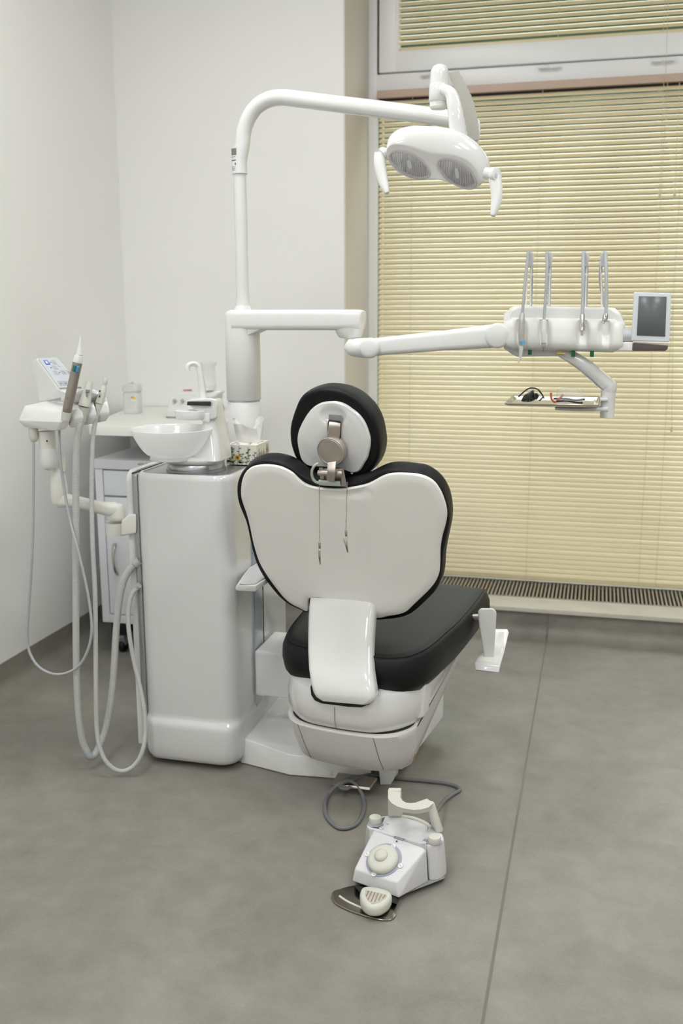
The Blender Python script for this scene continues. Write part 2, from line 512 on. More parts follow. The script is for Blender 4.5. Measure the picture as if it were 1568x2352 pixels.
# blinds ------------------------------------------------------------
def slat_mat():
    m = bpy.data.materials.new('cream_blind_slat'); m.use_nodes = True
    n = m.node_tree; b = n.nodes['Principled BSDF']; out = n.nodes['Material Output']
    b.inputs['Base Color'].default_value = lin((231, 219, 181)); b.inputs['Roughness'].default_value = 0.30
    tr = n.nodes.new('ShaderNodeBsdfTranslucent'); tr.inputs[0].default_value = lin((250, 248, 225))
    ms = n.nodes.new('ShaderNodeMixShader'); ms.inputs[0].default_value = 0.07
    n.links.new(b.outputs[0], ms.inputs[1]); n.links.new(tr.outputs[0], ms.inputs[2]); n.links.new(ms.outputs[0], out.inputs[0])
    nz = n.nodes.new('ShaderNodeTexNoise'); nz.inputs['Scale'].default_value = 3
    bp = n.nodes.new('ShaderNodeBump'); bp.inputs['Strength'].default_value = 0.03
    n.links.new(nz.outputs['Fac'], bp.inputs['Height']); n.links.new(bp.outputs[0], b.inputs['Normal'])
    return m
SLAT = slat_mat()
CORDM = mat('beige_blind_cord', (206, 200, 170), 0.6)
HEAD = mat('rosy_beige_head_rail', (196, 172, 155), 0.4)
def slats(x0, x1, z0, z1, yc, pitch=0.0214, width=0.0245, tilt=50):
    g = G(); z = z1; n = 6
    while z > z0:
        A = []; B = []
        t = R(tilt + random.uniform(-1.5, 1.5)); sag = random.uniform(-.0006, .0006)
        dirv = Vector((0, math.cos(t), math.sin(t)))          # outward and up
        nv = Vector((0, -math.sin(t), math.cos(t)))           # faces the room
        for k in range(n + 1):
            s = (k / n - 0.5); p = dirv * (s * width) + nv * (0.0040 * (1 - 4 * s * s))
            A.append(Vector((x0, yc, z)) + p); B.append(Vector((x1, yc, z + sag)) + p)
        A2 = [p - nv * 0.0003 for p in A][::-1]; B2 = [p - nv * 0.0003 for p in B][::-1]
        g.merge(loft([A + A2, B + B2])); z -= pitch
    return g
def ladder(g, x, z0, z1, y):
    g.merge(tube([(x, y, z0), (x, y, z1)], 0.0009, 6, raw=True))

lb = thing('window_blind', 'large cream horizontal slat blind closed over the tall lower window', 'blind', (0.4, 4.32, 0.13), )
part('slats', slats(XW0 + 0.052, XW1 - 0.01, 0.15, 2.142, 4.318), SLAT, lb, smooth=70)
g = rbox(XW0 + 0.046, 4.30, 2.160, XW1 - 0.005, 4.332, 2.190, 0.002); part('head_rail', g, HEAD, lb, 'rosy beige head rail')
part('valance_gap', G().box(XW0 + 0.05, 4.325, 2.147, XW1 - 0.005, 4.335, 2.160), DARK, lb)
part('bottom_rail', rbox(XW0 + 0.052, 4.31, 0.128, XW1 - 0.01, 4.33, 0.140, 0.002), SLAT, lb)
for x in (-0.797, -0.27, 0.205, 0.275, 0.8, 1.3):
    g = G(); ladder(g, x, 0.13, 2.16, 4.3035); part('ladder_cord', g, CORDM, lb)
def pull(px0, py0, px1, py1, y=4.28):
    a = at(px0, py0, Y=y); b = at(px1, py1, Y=y)
    return tube([a, a.lerp(b, .5), b], 0.0011, 6, raw=True), lathe([(0.001, 0.012), (0.004, 0.008), (0.0055, -0.012), (0.001, -0.014)], b, (0, 0, 1), 12)
for q in ((1524, 190, 1514, 450), (1560, 190, 1549, 445), (1546, 700, 1542, 985)):
    s_, k_ = pull(*q); pc = part('pull_cord', s_, CORDM, lb); part('tassel', k_, CORDM, pc)
ub = thing('window_blind', 'cream horizontal slat blind inside the upper fanlight sash, cropped by the top edge', 'blind', (0.4, 4.34, 2.345))
part('slats', slats(xs0 + 0.079, xs1 - 0.079, 2.36, 2.85, 4.352, width=0.0245), SLAT, ub, smooth=70)
part('bottom_rail', rbox(xs0 + 0.079, 4.343, 2.342, xs1 - 0.079, 4.372, 2.360, 0.002), SLAT, ub)
for x in (-0.74, -0.22, 0.18, 0.8):
    g = G(); ladder(g, x, 2.35, 2.86, 4.3375); part('ladder_cord', g, CORDM, ub)
s_, k_ = pull(1535, -40, 1528, 182, 4.29); part('pull_cord', s_, CORDM, ub)

# ================================================================== CABINET (dental unit)
CX0, CX1, CY0, CY1, CZ = -1.238, -0.955, 2.49, 2.985, 0.858
un = thing('dental_unit', 'tall glossy white dental unit cabinet with silver top standing left of the black chair', 'dental unit', (-1.1, 2.7, 0))
def cabring(z, grow=0.0, zrl=0.045, zrr=0.05):
    pts = []
    x0, x1, y0, y1 = CX0 - grow * .3, CX1 + grow, CY0 - grow * 2.2, CY1
    for (cx, cy, a0, rr) in ((x1 - zrr, y0 + zrr, -90, zrr), (x1 - .01, y1 - .01, 0, .01), (x0 + .01, y1 - .01, 90, .01), (x0 + zrl, y0 + zrl, 180, zrl)):
        for k_ in range(9):
            a = R(a0 + 90 * k_ / 8); pts.append(Vector((cx + rr * math.cos(a), cy + rr * math.sin(a), z)))
    return pts
def shrink(r, d):
    c = sum(r, Vector()) / len(r); return [Vector((c.x + (p.x - c.x) * (1 - d / 0.14), c.y + (p.y - c.y) * (1 - d / 0.25), p.z)) for p in r]
rings = []
for z, gk, ins in ((0.012, .006, .02), (0.02, .006, .008), (0.035, .006, .002), (0.06, .006, 0), (0.118, .006, 0), (0.128, .0055, 0), (0.135, .004, 0), (0.142, .0015, 0), (0.147, .0, 0), (0.16, 0, 0), (0.5, 0, 0), (0.84, 0, 0), (0.852, 0, .0015), (CZ, 0, .006), (CZ, 0, .012), (CZ - .006, 0, .0135)):
    rr = cabring(z, gk)
    rings.append(shrink(rr, ins) if ins else rr)
part('front_cover', loft(rings), CABW, un, smooth=40)
# silver top plate with rounded raised rim
part('top_plate', rbox(CX0 + 0.012, CY0 + 0.03, CZ - 0.008, CX1 - 0.014, CY1 - 0.02, CZ - 0.0025, 0.002), ALU, un, 'silver top plate')
# left side channel and outer left cover
part('side_channel', rbox(CX0 - 0.014, CY0 + 0.022, 0.03, CX0 + 0.004, CY1 - 0.02, CZ - 0.006, 0.006), ALU, un, 'silver aluminium side channel')
part('channel_gap', rbox(CX0 - 0.018, CY0 + 0.034, 0.035, CX0 - 0.008, CY1 - 0.03, CZ - 0.004, 0.002), DARK, un)
lc = []
for k_ in range(9):
    a_ = R(90 * k_ / 8); lc.append((CY0 + .032 + .035 * (1 - math.sin(a_)), CZ + .001 - .035 * (1 - math.cos(a_))))
lc = [(CY1, .02), (CY0 + .032 + .02, .02), (CY0 + .032, .04)] + lc[::-1] + [(CY1, CZ + .001)]
part('left_cover', hull([(x_, y_, z_) for x_ in (CX0 - .036, CX0 - .015) for y_, z_ in lc], .005, 3), WHITE, un)
# right: blue-grey strip and rear white body
part('side_strip', rbox(CX1 - 0.006, 2.660, 0.08, CX1 + 0.005, 2.735, CZ - 0.10, 0.004), mat('blue_grey_strip', (172, 182, 192), 0.15, metal=0.5), un, 'blue grey vertical strip')
part('seam_line', G().box(CX1 - 0.002, 2.752, 0.08, CX1 + 0.0012, 2.757, 0.80), DARK, un)
# ------------------------------------------------------------------ support column with swing arm
co = thing('support_column', 'white cylindrical column with horizontal cantilever arm rising behind the basin', 'column', (-1.077, 2.93, CZ))
cc = Vector((-1.063, 2.925, 0)); cr_ = 0.0502
part('lower_sleeve', lathe([(cr_ + .001, CZ - .002), (cr_ + .001, 1.018), (cr_ - .001, 1.021)], cc, seg=48), WHITE2, co)
part('seam_ring', lathe([(cr_ - .001, 1.020), (cr_ - .0005, 1.0265)], cc, seg=48), LGREY, co)
zt = 1.300
part('upper_sleeve', loft([[cc + Vector((p_, q_, z_)) for p_, q_ in rrect(.1005 - 2 * i_, .1005 - 2 * i_, min(.040, .0495 - i_), 8)] for z_, i_ in ((1.0265, .001), (1.028, 0), (1.28, 0), (1.288, .0012), (1.294, .004), (1.298, .009), (zt, .016))]), WHITE2, co, smooth=70)
bc = at(544, 930, Y=2.879)
part('button', lathe([(.0065, 0), (.0065, .002), (.004, .0035)], bc, (0, -1, 0), 20), WHITE, co)
# horizontal arm: box with rounded edges
yc_ = 2.925; zc2 = zt - .030
part('cantilever_arm', sweep([(-1.08, yc_, zc2), (-0.9, yc_, zc2), (-0.76, yc_, zc2), (-0.70, yc_, zc2), (-0.684, yc_, zc2 - .001)], [(.108, .060, .016), (.106, .060, .016), (.100, .060, .016), (.096, .059, .018), (.080, .050, .020)], (0, 0, 1), 6), WHITE2, co)
part('arm_fillet', hull([(x_, y_, z_) for y_ in (yc_ - .045, yc_ + .045) for x_, z_ in ((-1.03, 1.225), (-1.03, 1.26), (-.985, 1.26), (-.985, 1.244), (-1.008, 1.238), (-1.018, 1.230))], .002), WHITE2, co)
part('arm_pivot', loft([[Vector((-.7255 + p_ + o_, yc_ + q_, z_)) for p_, q_ in rrect(w_, d_, .030, 7)] for z_, w_, d_, o_ in ((1.2165, .058, .070, .003), (1.220, .066, .076, .002), (1.232, .075, .084, .0), (1.246, .082, .090, -.001), (1.262, .084, .092, -.001), (1.275, .080, .090, 0))]), WHITE2, co, smooth=70)

# ------------------------------------------------------------------ instrument delivery arm and table
ad = thing('delivery_arm', 'white spring arm pivoting from the column arm to the instrument table', 'arm', (-0.73, 2.90, 1.18))
part('knuckle', sweep([at(797, 790, Y=2.90), at(812, 797, Y=2.90), at(835, 799, Y=2.90), at(858, 800, Y=2.90)], [(.045, .03, .014), (.078, .052, .024), (.082, .058, .028), (.08, .056, .028)], (0, 0, 1), 6), WHITE2, ad)
part('knuckle_cover', lathe([(.0295, 0), (.0295, .012), (.027, .018), (.02, .021)], at(850, 799, Y=2.868), (0, -1, 0), 36), WHITE2, ad)
part('boom', sweep([at(855, 798, Y=2.90), at(900, 793, Y=2.90), at(1010, 783, Y=2.90), at(1120, 773, Y=2.91), at(1140, 771, Y=2.91)], [(.062, .052, .014)] * 2 + [(.062, .056, .014)] + [(.066, .066, .018), (.066, .066, .018)], (0, 0, 1), 6), WHITE2, ad)
part('end_knuckle', lathe([(.0345, -.06), (.0355, .0), (.0335, .006), (.028, .009)], at(1142, 771, Y=2.88), (0, -1, 0), 36), WHITE2, ad)

YT = 2.90
tb = thing('instrument_table', 'white dentist instrument table with padded front, hung before the window blind', 'instrument table', (-0.09, YT, 1.18))
Tp = lambda px, py, dy=0.0: at(px, py, Y=YT + dy)
part('swivel_mount', hull([Tp(1150, 760, .02), Tp(1156, 800, .02), Tp(1185, 820, .02), Tp(1290, 818, .02), Tp(1290, 800, .02), Tp(1170, 745, .02)] + [Tp(1150, 760, .09), Tp(1156, 800, .09), Tp(1185, 816, .09), Tp(1290, 814, .09), Tp(1290, 800, .09), Tp(1170, 745, .09)], .006), WHITE2, tb)
part('body', hull([Tp(x, y, d) for x, y in ((1160, 740), (1172, 712), (1192, 703), (1400, 706), (1424, 722), (1436, 745), (1430, 778), (1410, 810), (1172, 803), (1163, 775)) for d in (-0.01, 0.12)], .008, 4), WHITE2, tb)
# soft silicone mat over the front: top slope, front with recesses
PAD = mat('milky_silicone_mat', (232, 233, 228), 0.30, var=0.01, trans=0.0)
def padpt(px, py, d): return Tp(px, py, d)
xsn = [1156, 1162, 1170, 1178, 1184, 1187, 1190, 1196, 1202, 1205, 1208, 1214, 1222, 1232, 1237, 1240, 1243, 1249, 1255, 1258, 1261, 1270, 1282, 1296, 1310, 1320, 1326, 1329, 1332, 1338, 1344, 1347, 1350, 1358, 1370, 1378, 1381, 1384, 1390, 1396, 1399, 1402, 1410, 1420, 1430]
dips = (1196, 1249, 1338, 1390)
rings = []
for x in xsn:
    dd = min(abs(x - q) for q in dips); n_ = max(0.0, min(1.0, (12.5 - dd) / 4.0))
    e_ = min(1.0, (x - 1154) / 22, (1433 - x) / 20); e_ = max(0.15, e_)
    eo = (1 - e_)
    dk = (x - 1156) / 277 * 4
    rings.append([padpt(x, 703 + dk + eo * 22, 0.06), padpt(x, 706 + dk + eo * 22, 0.02), padpt(x, 732 + dk + eo * 8, -0.014 + .012 * eo), padpt(x, 738 + dk, -0.024 + .016 * n_ + .012 * eo),
                  padpt(x, 754 + dk, -0.030 + .026 * n_ + .012 * eo), padpt(x, 770 + dk, -0.032 + .02 * n_ + .012 * eo), padpt(x, 784 + dk, -0.036 + .008 * n_ + .012 * eo), padpt(x, 798 + dk - eo * 6, -0.030 + .012 * eo),
                  padpt(x, 803 + dk - eo * 8, -0.015 + .012 * eo), padpt(x, 803 + dk - eo * 8, 0.05)])
part('soft_front_mat', loft(rings), PAD, tb, 'milky silicone mat', smooth=75)
GRN = mat('green_button', (0, 110, 60), 0.4); YEL = mat('yellow_tag', (235, 210, 30), 0.4)
for x, y in ((1216.5, 811), (1316, 815), (1359, 816)):
    part('green_clip', hull([Tp(x + a, y + b, d) for a in (-4.5, 4.5) for b in (-10, 4) for d in (-0.012, 0.0)], .0006, 1), GRN, tb, 'green clip')
part('yellow_tag', hull([Tp(x, y, d) for x, y in ((1278, 809.5), (1298, 811), (1298, 813.5), (1278, 812.5)) for d in (-0.014, 0.0)], .0004, 1), YEL, tb, 'yellow tag')
# monitor and handle
part('side_socket', tube([Tp(1425, 770, 0), Tp(1453, 770, 0)], .020, 24, raw=True), LGREY, tb)
part('handle_mount', hull([Tp(x, y, d) for x, y in ((1420, 786), (1453, 786), (1452, 806), (1418, 806)) for d in (-.02, .03)], .003), WHITE2, tb)
part('handle', hull([Tp(x, y, d) for x, y in ((1453, 787), (1534, 793), (1533, 801), (1528, 806), (1452, 806)) for d in (-.022, .02)], .002), mat('dark_brown_handle', (84, 76, 74), 0.25), tb, 'dark brown grip handle')
mo = part('monitor', hull([Tp(x, y, d) for x, y in ((1455, 671), (1541, 673), (1537, 786), (1449, 783)) for d in (-.022, -.004)], .0035, 3), mat('cool_white_bezel', (214, 220, 226), 0.35), tb, 'small portrait monitor, cool white bezel')
part('screen', hull([Tp(x, y, d) for x, y in ((1466.5, 680), (1530.5, 681.5), (1527, 773), (1462, 770.5)) for d in (-.0235, -.02)], .0003, 1), mat('dark_grey_screen', (98, 102, 104), 0.25), mo, 'blank dark grey screen')
part('bezel_shadow_gap', hull([Tp(x, y, d) for x, y in ((1455, 785), (1536, 789), (1535, 792), (1455, 788)) for d in (-.018, .0)], 0), LGREY, tb)
# hose whips
def whip(x, ytop, skew=0, side=1):
    w = thing('hose_support_arm', 'white upright hose arm with pulley, ' + {1213: 'first', 1256: 'second', 1340: 'third', 1386: 'fourth'}[x] + ' from the left on the instrument table', 'hose arm', Tp(x, 706, .03), 'hose arms on the instrument table')
    top = ytop
    ax = x + 2 * side
    part('side_rod', tube([Tp(ax - 7 * side, 708, .05), Tp(ax - 5 * side, 640, .05), Tp(ax - 4 * side, top + 20, .05)], .0016, 8), WHITE2, w)
    part('rod', tube([Tp(ax + 2 * side, 712, .03), Tp(ax + 4 * side, 640, .03), Tp(ax + 6 * side, top + 22, .03)], .0018, 8), WHITE2, w)
    part('pulley_bracket', hull([Tp(ax + a, b, d) for a in (-5, 9) for b in (top + 2, top + 36) for d in (.025, .045)] , .003), LGREY, w)
    part('pulley', lathe([(.004, -.007), (.011, -.006), (.008, 0), (.011, .006), (.004, .007)], Tp(ax + 2, top + 14, .035), (0, 1, 0), 24), WHITE2, w)
    part('cross_bar', tube([Tp(ax - 6, top + 54, .04), Tp(ax + 8, top + 54, .04)], .0035, 10, raw=True), WHITE2, w)
    return w
for a in ((1213, 577, 0, 1), (1256, 577, 0, 1), (1340, 577, 0, 1), (1386, 577, 0, -1)): whip(*a)
def hose2(pts, r=.0042):
    return tube([Tp(x, y, d) for x, y, d in pts], r, 12)
# instruments
sc = thing('ultrasonic_scaler', 'white and grey scaler handpiece with curved nozzle and pale blue ring, leftmost on the table', 'dental handpiece', Tp(1197, 800, -.05))
part('hose', hose2([(1199, 722, -.04), (1202, 690, -.035), (1206, 640, -.02), (1211, 600, 0), (1213, 580, .03), (1219, 590, .05), (1220, 650, .06), (1218, 712, .05)]), CABLEG, sc)
part('body', tube([Tp(1199, 720, -.045), Tp(1198, 735, -.05), Tp(1197.5, 760, -.052), Tp(1197, 790, -.052)], [.006, .0085, .009, .008], 20), mat('silver_grey_grip', (190, 186, 180), 0.35, metal=0.4), sc)
part('blue_ring', tube([Tp(1198, 783, -.053), Tp(1200, 792, -.053)], .0087, 20, raw=True), mat('pale_blue_ring', (110, 170, 205), 0.4), sc, 'pale blue ring')
part('nozzle', tube([Tp(1197, 790, -.052), Tp(1196, 808, -.052), Tp(1194, 822, -.052), Tp(1189, 834, -.052)], [.0075, .005, .0032, .0014], 14), WHITE, sc)
t2 = thing('straight_handpiece', 'slim white handpiece with steel tip, second from left on the table', 'dental handpiece', Tp(1248, 806, -.05))
part('hose', hose2([(1249, 735, -.04), (1252, 690, -.03), (1255, 640, -.02), (1256, 600, 0), (1256, 580, .03), (1262, 590, .05), (1262, 650, .06), (1260, 712, .05)]), CABLEG, t2)
part('body', tube([Tp(1249, 735, -.045), Tp(1248, 760, -.05), Tp(1248, 787, -.05)], [.006, .0075, .0062], 18), WHITE, t2)
part('tip', tube([Tp(1248, 787, -.05), Tp(1247.5, 797, -.05), Tp(1247, 807, -.05)], [.0062, .0055, .0035], 16), STEEL2, t2)
t3 = thing('motor_coupling', 'bare steel handpiece coupling hanging straight down, third from left on the table', 'dental handpiece', Tp(1336, 770, -.05))
part('hose', hose2([(1337, 722, -.04), (1338, 690, -.03), (1339, 640, -.02), (1339, 600, 0), (1340, 580, .03), (1346, 590, .05), (1346, 650, .06), (1344, 712, .05)], .0048), CABLEG, t3)
part('body', tube([Tp(1337, 722, -.045), Tp(1337, 738, -.05), Tp(1336.5, 752, -.053), Tp(1336, 760, -.055)], [.0062, .007, .0085, .0085], 20), STEEL2, t3)
part('tip', tube([Tp(1336, 759, -.057), Tp(1336, 771, -.058)], [.004, .003], 14, raw=True), STEEL, t3)
t4 = thing('turbine_coupling', 'short steel coupling on a grey hose, rightmost instrument on the table', 'dental handpiece', Tp(1390, 742, -.05))
part('hose', hose2([(1391, 722, -.04), (1392, 690, -.03), (1392, 640, -.02), (1391, 600, 0), (1389, 580, .03), (1382, 590, .05), (1379, 650, .06), (1384, 680, .05), (1390, 706, .05)], .0046), CABLEG, t4)
part('body', tube([Tp(1391, 722, -.045), Tp(1389, 732, -.05), Tp(1387, 738, -.052)], [.006, .0078, .006], 18), STEEL2, t4)
part('tip', tube([Tp(1387, 738, -.052), Tp(1385, 743, -.053)], .0025, 12, raw=True), STEEL, t4)
# tray arm, tray
ta = thing('tray_arm', 'curved white arm carrying the steel tray beneath the instrument table', 'tray arm', Tp(1400, 940, .02))
part('curved_arm', sweep([Tp(1280, 806, .03), Tp(1315, 822, .03), Tp(1355, 850, .03), Tp(1385, 876, .03), Tp(1400, 890, .03)], [(.05, .02, .009), (.055, .036, .016), (.055, .042, .019), (.05, .044, .02), (.042, .04, .019)], (0, 0, 1), 8), WHITE, ta)
part('arm_end', lathe([(.0205, -.012), (.0225, -.004), (.0225, .006), (.019, .016), (.011, .022), (.001, .024)], Tp(1398, 890, .03), (0, 0, 1), 28), WHITE, ta)
part('post', lathe([(.0195, -.085), (.0200, -.082), (.0200, -.028), (.0205, -.026), (.0205, .0)], Tp(1397, 890, .03), (0, 0, 1), 28), WHITE2, ta)
part('tray_support', sweep([Tp(1275, 937, .03), Tp(1330, 939, .03), Tp(1396, 938, .03)], [(.05, .008, .003), (.05, .011, .004), (.05, .012, .004)], (0, 0, 1), 4), WHITE2, ta)
part('clamp', rbox(*(Tp(1377, 921, -.0)), *(Tp(1394, 936, 0) + Vector((0, .05, .026))), 0.002), WHITE2, ta)
tz = Tp(1270, 928).z
q0 = at(1160, 903, Z=tz + 0.0); 
def trp(px, py, z=0.0): return at(px, py, Z=tz + z)
TRM = mat('tray_steel', (205, 202, 196), 0.12, metal=1.0, var=0.02)
xl, xr = Tp(1165, 925).x, Tp(1375, 930).x
tr = G()
yf, yb = YT - .075, YT + .19
tr.merge(loft([[Vector((x_, y_, z_)) for x_, y_ in ((xl + i, yf + i), (xr - i, yf + i), (xr - i, yb - i), (xl + i, yb - i))] for i, z_ in ((0.0, tz + .006), (0.003, tz + .0055), (.010, tz + .0005), (.014, tz), (.014, tz - .0012), (.009, tz - .0012), (0.0, tz + .0035), (-.002, tz + .006))] , False, False))
tr.add([(xl + .014, yf + .014, tz), (xr - .014, yf + .014, tz), (xr - .014, yb - .014, tz), (xl + .014, yb - .014, tz)], [(0, 1, 2, 3)])
tr.merge(tube([Vector((xl, yf, tz + .006)), Vector((xr, yf, tz + .006)), Vector((xr, yb, tz + .006)), Vector((xl, yb, tz + .006)), Vector((xl, yf, tz + .006))], .0013, 8, raw=True))
single('instrument_tray', tr, TRM, 'shallow polished steel tray on the curved arm below the instrument table', 'tray')
# sunglasses and protective glasses on the tray
sgl = thing('sunglasses', 'folded black sunglasses lying on the left of the steel tray', 'glasses', (xl + .05, YT, tz))
DG = mat('dark_lens', (26, 26, 26), 0.12, coat=0.3)
bx_ = Tp(1218, 905).x
def P3(dx, dy, dz): return Vector((bx_ + dx * 1.2, YT + .03 + dy * 1.2, tz + dz * 1.15))
part('frame', hull([P3(-.024, -.012, .003), P3(-.018, -.016, .018), P3(.004, -.014, .032), P3(.012, -.010, .010), P3(-.004, -.016, .002), P3(.006, .012, .034), P3(-.014, .010, .02), P3(-.02, .01, .004), P3(.008, .01, .004)], .004, 3), DG, sgl)
part('lens', lathe([(.012, 0), (.010, .003), (.004, .0045)], P3(.012, -.008, .017), (.9, -.5, .1), 20, sx=1, sy=.8), DARK, sgl)
part('temple', tube([P3(-.03, .0, .014), P3(-.005, -.004, .036), P3(.016, .008, .032), P3(.030, .012, .010)], .002, 8), DARK, sgl)
part('temple', tube([P3(.020, -.01, .006), P3(.028, .0, .016), P3(.018, .01, .028)], .002, 8), DARK, sgl)
pgl = thing('safety_glasses', 'clear safety glasses with orange and navy frame on the right of the tray', 'glasses', (xl + .15, YT, tz))
bx_ = Tp(1300, 905).x
ORG = mat('orange_plastic', (214, 96, 48), 0.4); NAVY = mat('navy_plastic', (30, 34, 66), 0.4)
CLR = mat('clear_lens', (225, 228, 225), 0.03, alpha=0.32, var=0.0)
part('orange_temple', tube([P3(-.036, -.01, .026), P3(-.034, -.014, .012), P3(-.026, -.018, .005), P3(-.016, -.014, .012), P3(-.008, -.008, .022)], .0032, 10), ORG, pgl, 'orange temple')
part('temple', tube([P3(-.022, -.018, .006), P3(.0, -.02, .008), P3(.024, -.016, .004), P3(.038, -.01, .003)], .0028, 10), NAVY, pgl, 'navy temple')
part('temple', tube([P3(-.03, .01, .010), P3(.0, .012, .010), P3(.02, .0, .008), P3(.042, -.012, .012)], .0028, 10), NAVY, pgl, 'navy temple')
lr = []
for i in range(13):
    a = R(200 - 200 * i / 12); cx_, cy_ = .010 + .034 * math.cos(a), -.004 - .02 * math.sin(a)
    lr.append([P3(cx_, cy_ + .01 * 0, .008), P3(cx_ * .98, cy_, .026), P3(cx_ * .9, cy_ + .004, .042 - .006 * abs(math.cos(a)))])
part('lens', loft(lr, False, False, closed=False), CLR, pgl, 'clear lens')

# ------------------------------------------------------------------ operating lamp
YL = 2.925
lp = thing('operating_lamp', 'white overhead dental lamp on a bent tubular pole with a two lens head', 'dental lamp', (-1.05, YL, zt))
px0 = at(555, 600, Y=YL).x
ztop_pole = at(555, 400, Y=YL).z
part('pole', tube([(px0, YL, zt - .002), (px0, YL, zt + .01), (px0, YL, zt + .05), (px0, YL, ztop_pole)], [.0245, .0215, .0190, .0190], 28), WHITE, lp)
part('pole_base', lathe([(.030, zt - .001), (.027, zt + .004), (.022, zt + .012)], (px0, YL, 0), seg=32), WHITE, lp)
YE = 2.86
pth = [(px0, YL, ztop_pole + .0005), (px0, YL, at(553, 372, Y=YL).z)]
pixp = [(556, 335), (559, 305), (569, 274), (588, 246), (615, 229), (645, 223.5), (680, 227), (760, 237), (880, 252), (1000, 268), (1045, 275)]
for i, (a, b) in enumerate(pixp):
    yy = YL + (YE - YL) * max(0, (a - 556) / 490); pth.append(at(a, b, Y=yy))
part('bent_tube', tube(pth, [.0225, .0225, .0225] + [.0228] * 3 + [.0232] * 7, 28, 6), WHITE, lp)
part('pole_joint_line', lathe([(.0229, -.0006), (.0229, .0006)], (px0, YL, ztop_pole + .001), seg=32), LGREY, lp)
# label on the pole sleeve
LAB = mat('paper_label', (222, 222, 222), 0.4); LAB2 = mat('grey_label_ink', (120, 120, 116), 0.5); INK = mat('dark_ink', (70, 72, 74), 0.6)
def sleeve_patch(za, zb, a0, a1, r):
    g = G(); n_ = 12
    A = [Vector((px0 + r * math.cos(R(a0 + (a1 - a0) * k_ / n_)), YL + r * math.sin(R(a0 + (a1 - a0) * k_ / n_)), za)) for k_ in range(n_ + 1)]
    B = [Vector((p.x, p.y, zb)) for p in A]
    A2 = [Vector((px0 + (p.x - px0) * .985, YL + (p.y - YL) * .985, p.z)) for p in A][::-1]
    B2 = [Vector((p.x, p.y, zb)) for p in A2]
    return loft([A + A2, B + B2])
zl = lambda y: at(548, y, Y=YL - .02).z
lb1 = part('label', sleeve_patch(zl(397), zl(336), 188, 272, .0229), LAB, lp, 'printed label')
part('label_block', sleeve_patch(zl(356), zl(340), 190, 268, .02305), LAB2, lb1, 'grey printed block')
g = sleeve_patch(zl(360.5), zl(359), 195, 260, .02305)
g.merge(sleeve_patch(zl(369), zl(366.5), 198, 262, .02305))
for yy in (384, 387.5, 391): 
    for aa in (218, 228, 238, 250): g.merge(sleeve_patch(zl(yy), zl(yy - 2), aa, aa + 6, .02305))
for yy in (376, 379): g.merge(sleeve_patch(zl(yy), zl(yy - 2.6), 252, 262, .02305))
part('label_print', g, INK, lb1, 'small dark printing')
# end joint of the tube, ribbed spring arm seen edge-on
Lp = lambda px, py, y: at(px, py, Y=y)
part('tube_end_cap', hull([Lp(x, y, d) for x, y in ((1058, 262), (1080, 262), (1102, 278), (1103, 300), (1099, 330), (1088, 337), (1060, 300)) for d in (2.85, 2.93)], .010, 4), WHITE2, lp)
RIB = mat('ribbed_cream_cover', (240, 239, 232), 0.45)
rings = []
N_ = 44
for i in range(N_ + 1):
    t = i / N_; cx_ = 1040 + (1088 - 1040) * t + 10 * math.sin(PI * t) * 1.0; cy_ = 165 + (322 - 165) * t
    hw = 12 + 2.5 * math.sin(PI * t) + (1.3 if i % 4 < 2 else 0)
    y_ = 2.72 + .13 * t
    rings.append([Lp(cx_ - hw, cy_ + 3, y_ - .02), Lp(cx_ + hw, cy_ - 3, y_ - .016), Lp(cx_ + hw, cy_ - 3, y_ + .03), Lp(cx_ - hw, cy_ + 3, y_ + .03)])
part('spring_arm_cover', loft(rings), RIB, lp, 'ribbed cream cover')
part('swivel_cap', lathe([(.0001, .019), (.010, .0175), (.018, .012), (.0225, .002), (.0235, -.006), (.0245, -.033)], Lp(1009, 165, 2.68), (0, 0, 1), 32, cap0=False), WHITE, lp)
part('swivel_body', lathe([(.0245, .0), (.0255, -.002), (.0258, -.040), (.0245, -.0415)], Lp(1008, 194, 2.68), (0, 0, 1), 32), WHITE, lp)
part('swivel_knob', lathe([(.0235, 0), (.0225, -.020), (.019, -.0245)], Lp(1007, 227, 2.68), (0, 0, 1), 18), mat('frosted_knob', (226, 228, 226), 0.5), lp, 'frosted grey knob', smooth=15)
part('head_bracket', sweep([Lp(1016, 206, 2.66), Lp(1034, 216, 2.655), Lp(1043, 245, 2.65), Lp(1049, 285, 2.65), Lp(1053, 330, 2.66)], [(.03, .022, .009), (.034, .030, .011), (.036, .036, .012), (.04, .041, .014), (.04, .043, .014)], (1, 0, 0.2), 8), WHITE, lp)
# lamp head
HP = Plane(Lp(1000, 375, 2.60), (0.985, 0.10, -0.12), (0.05, -0.42, 1))
zz = lambda L: [(840 + x / 4.612, 130 + y / 4.612) for x, y in L]
face_o = HP.outline(zz([(222, 990), (250, 950), (300, 935), (380, 940), (480, 965), (600, 1010), (700, 1035), (800, 1045), (900, 1050), (1000, 1075), (1090, 1125), (1160, 1200), (1195, 1290), (1190, 1370), (1130, 1408), (1050, 1405), (950, 1365), (860, 1325), (760, 1300), (640, 1295), (520, 1295), (420, 1265), (320, 1205), (250, 1120), (222, 1050)]), 96)
out_o = HP.outline(zz([(205, 960), (225, 890), (270, 840), (340, 800), (450, 778), (600, 780), (750, 790), (880, 812), (1000, 850), (1100, 910), (1180, 975), (1250, 1060), (1300, 1150), (1305, 1230), (1290, 1310), (1230, 1372), (1160, 1412), (1090, 1418), (1020, 1405), (930, 1365), (850, 1333), (740, 1312), (600, 1312), (500, 1303), (400, 1272), (300, 1208), (240, 1130), (212, 1050)]), 96)
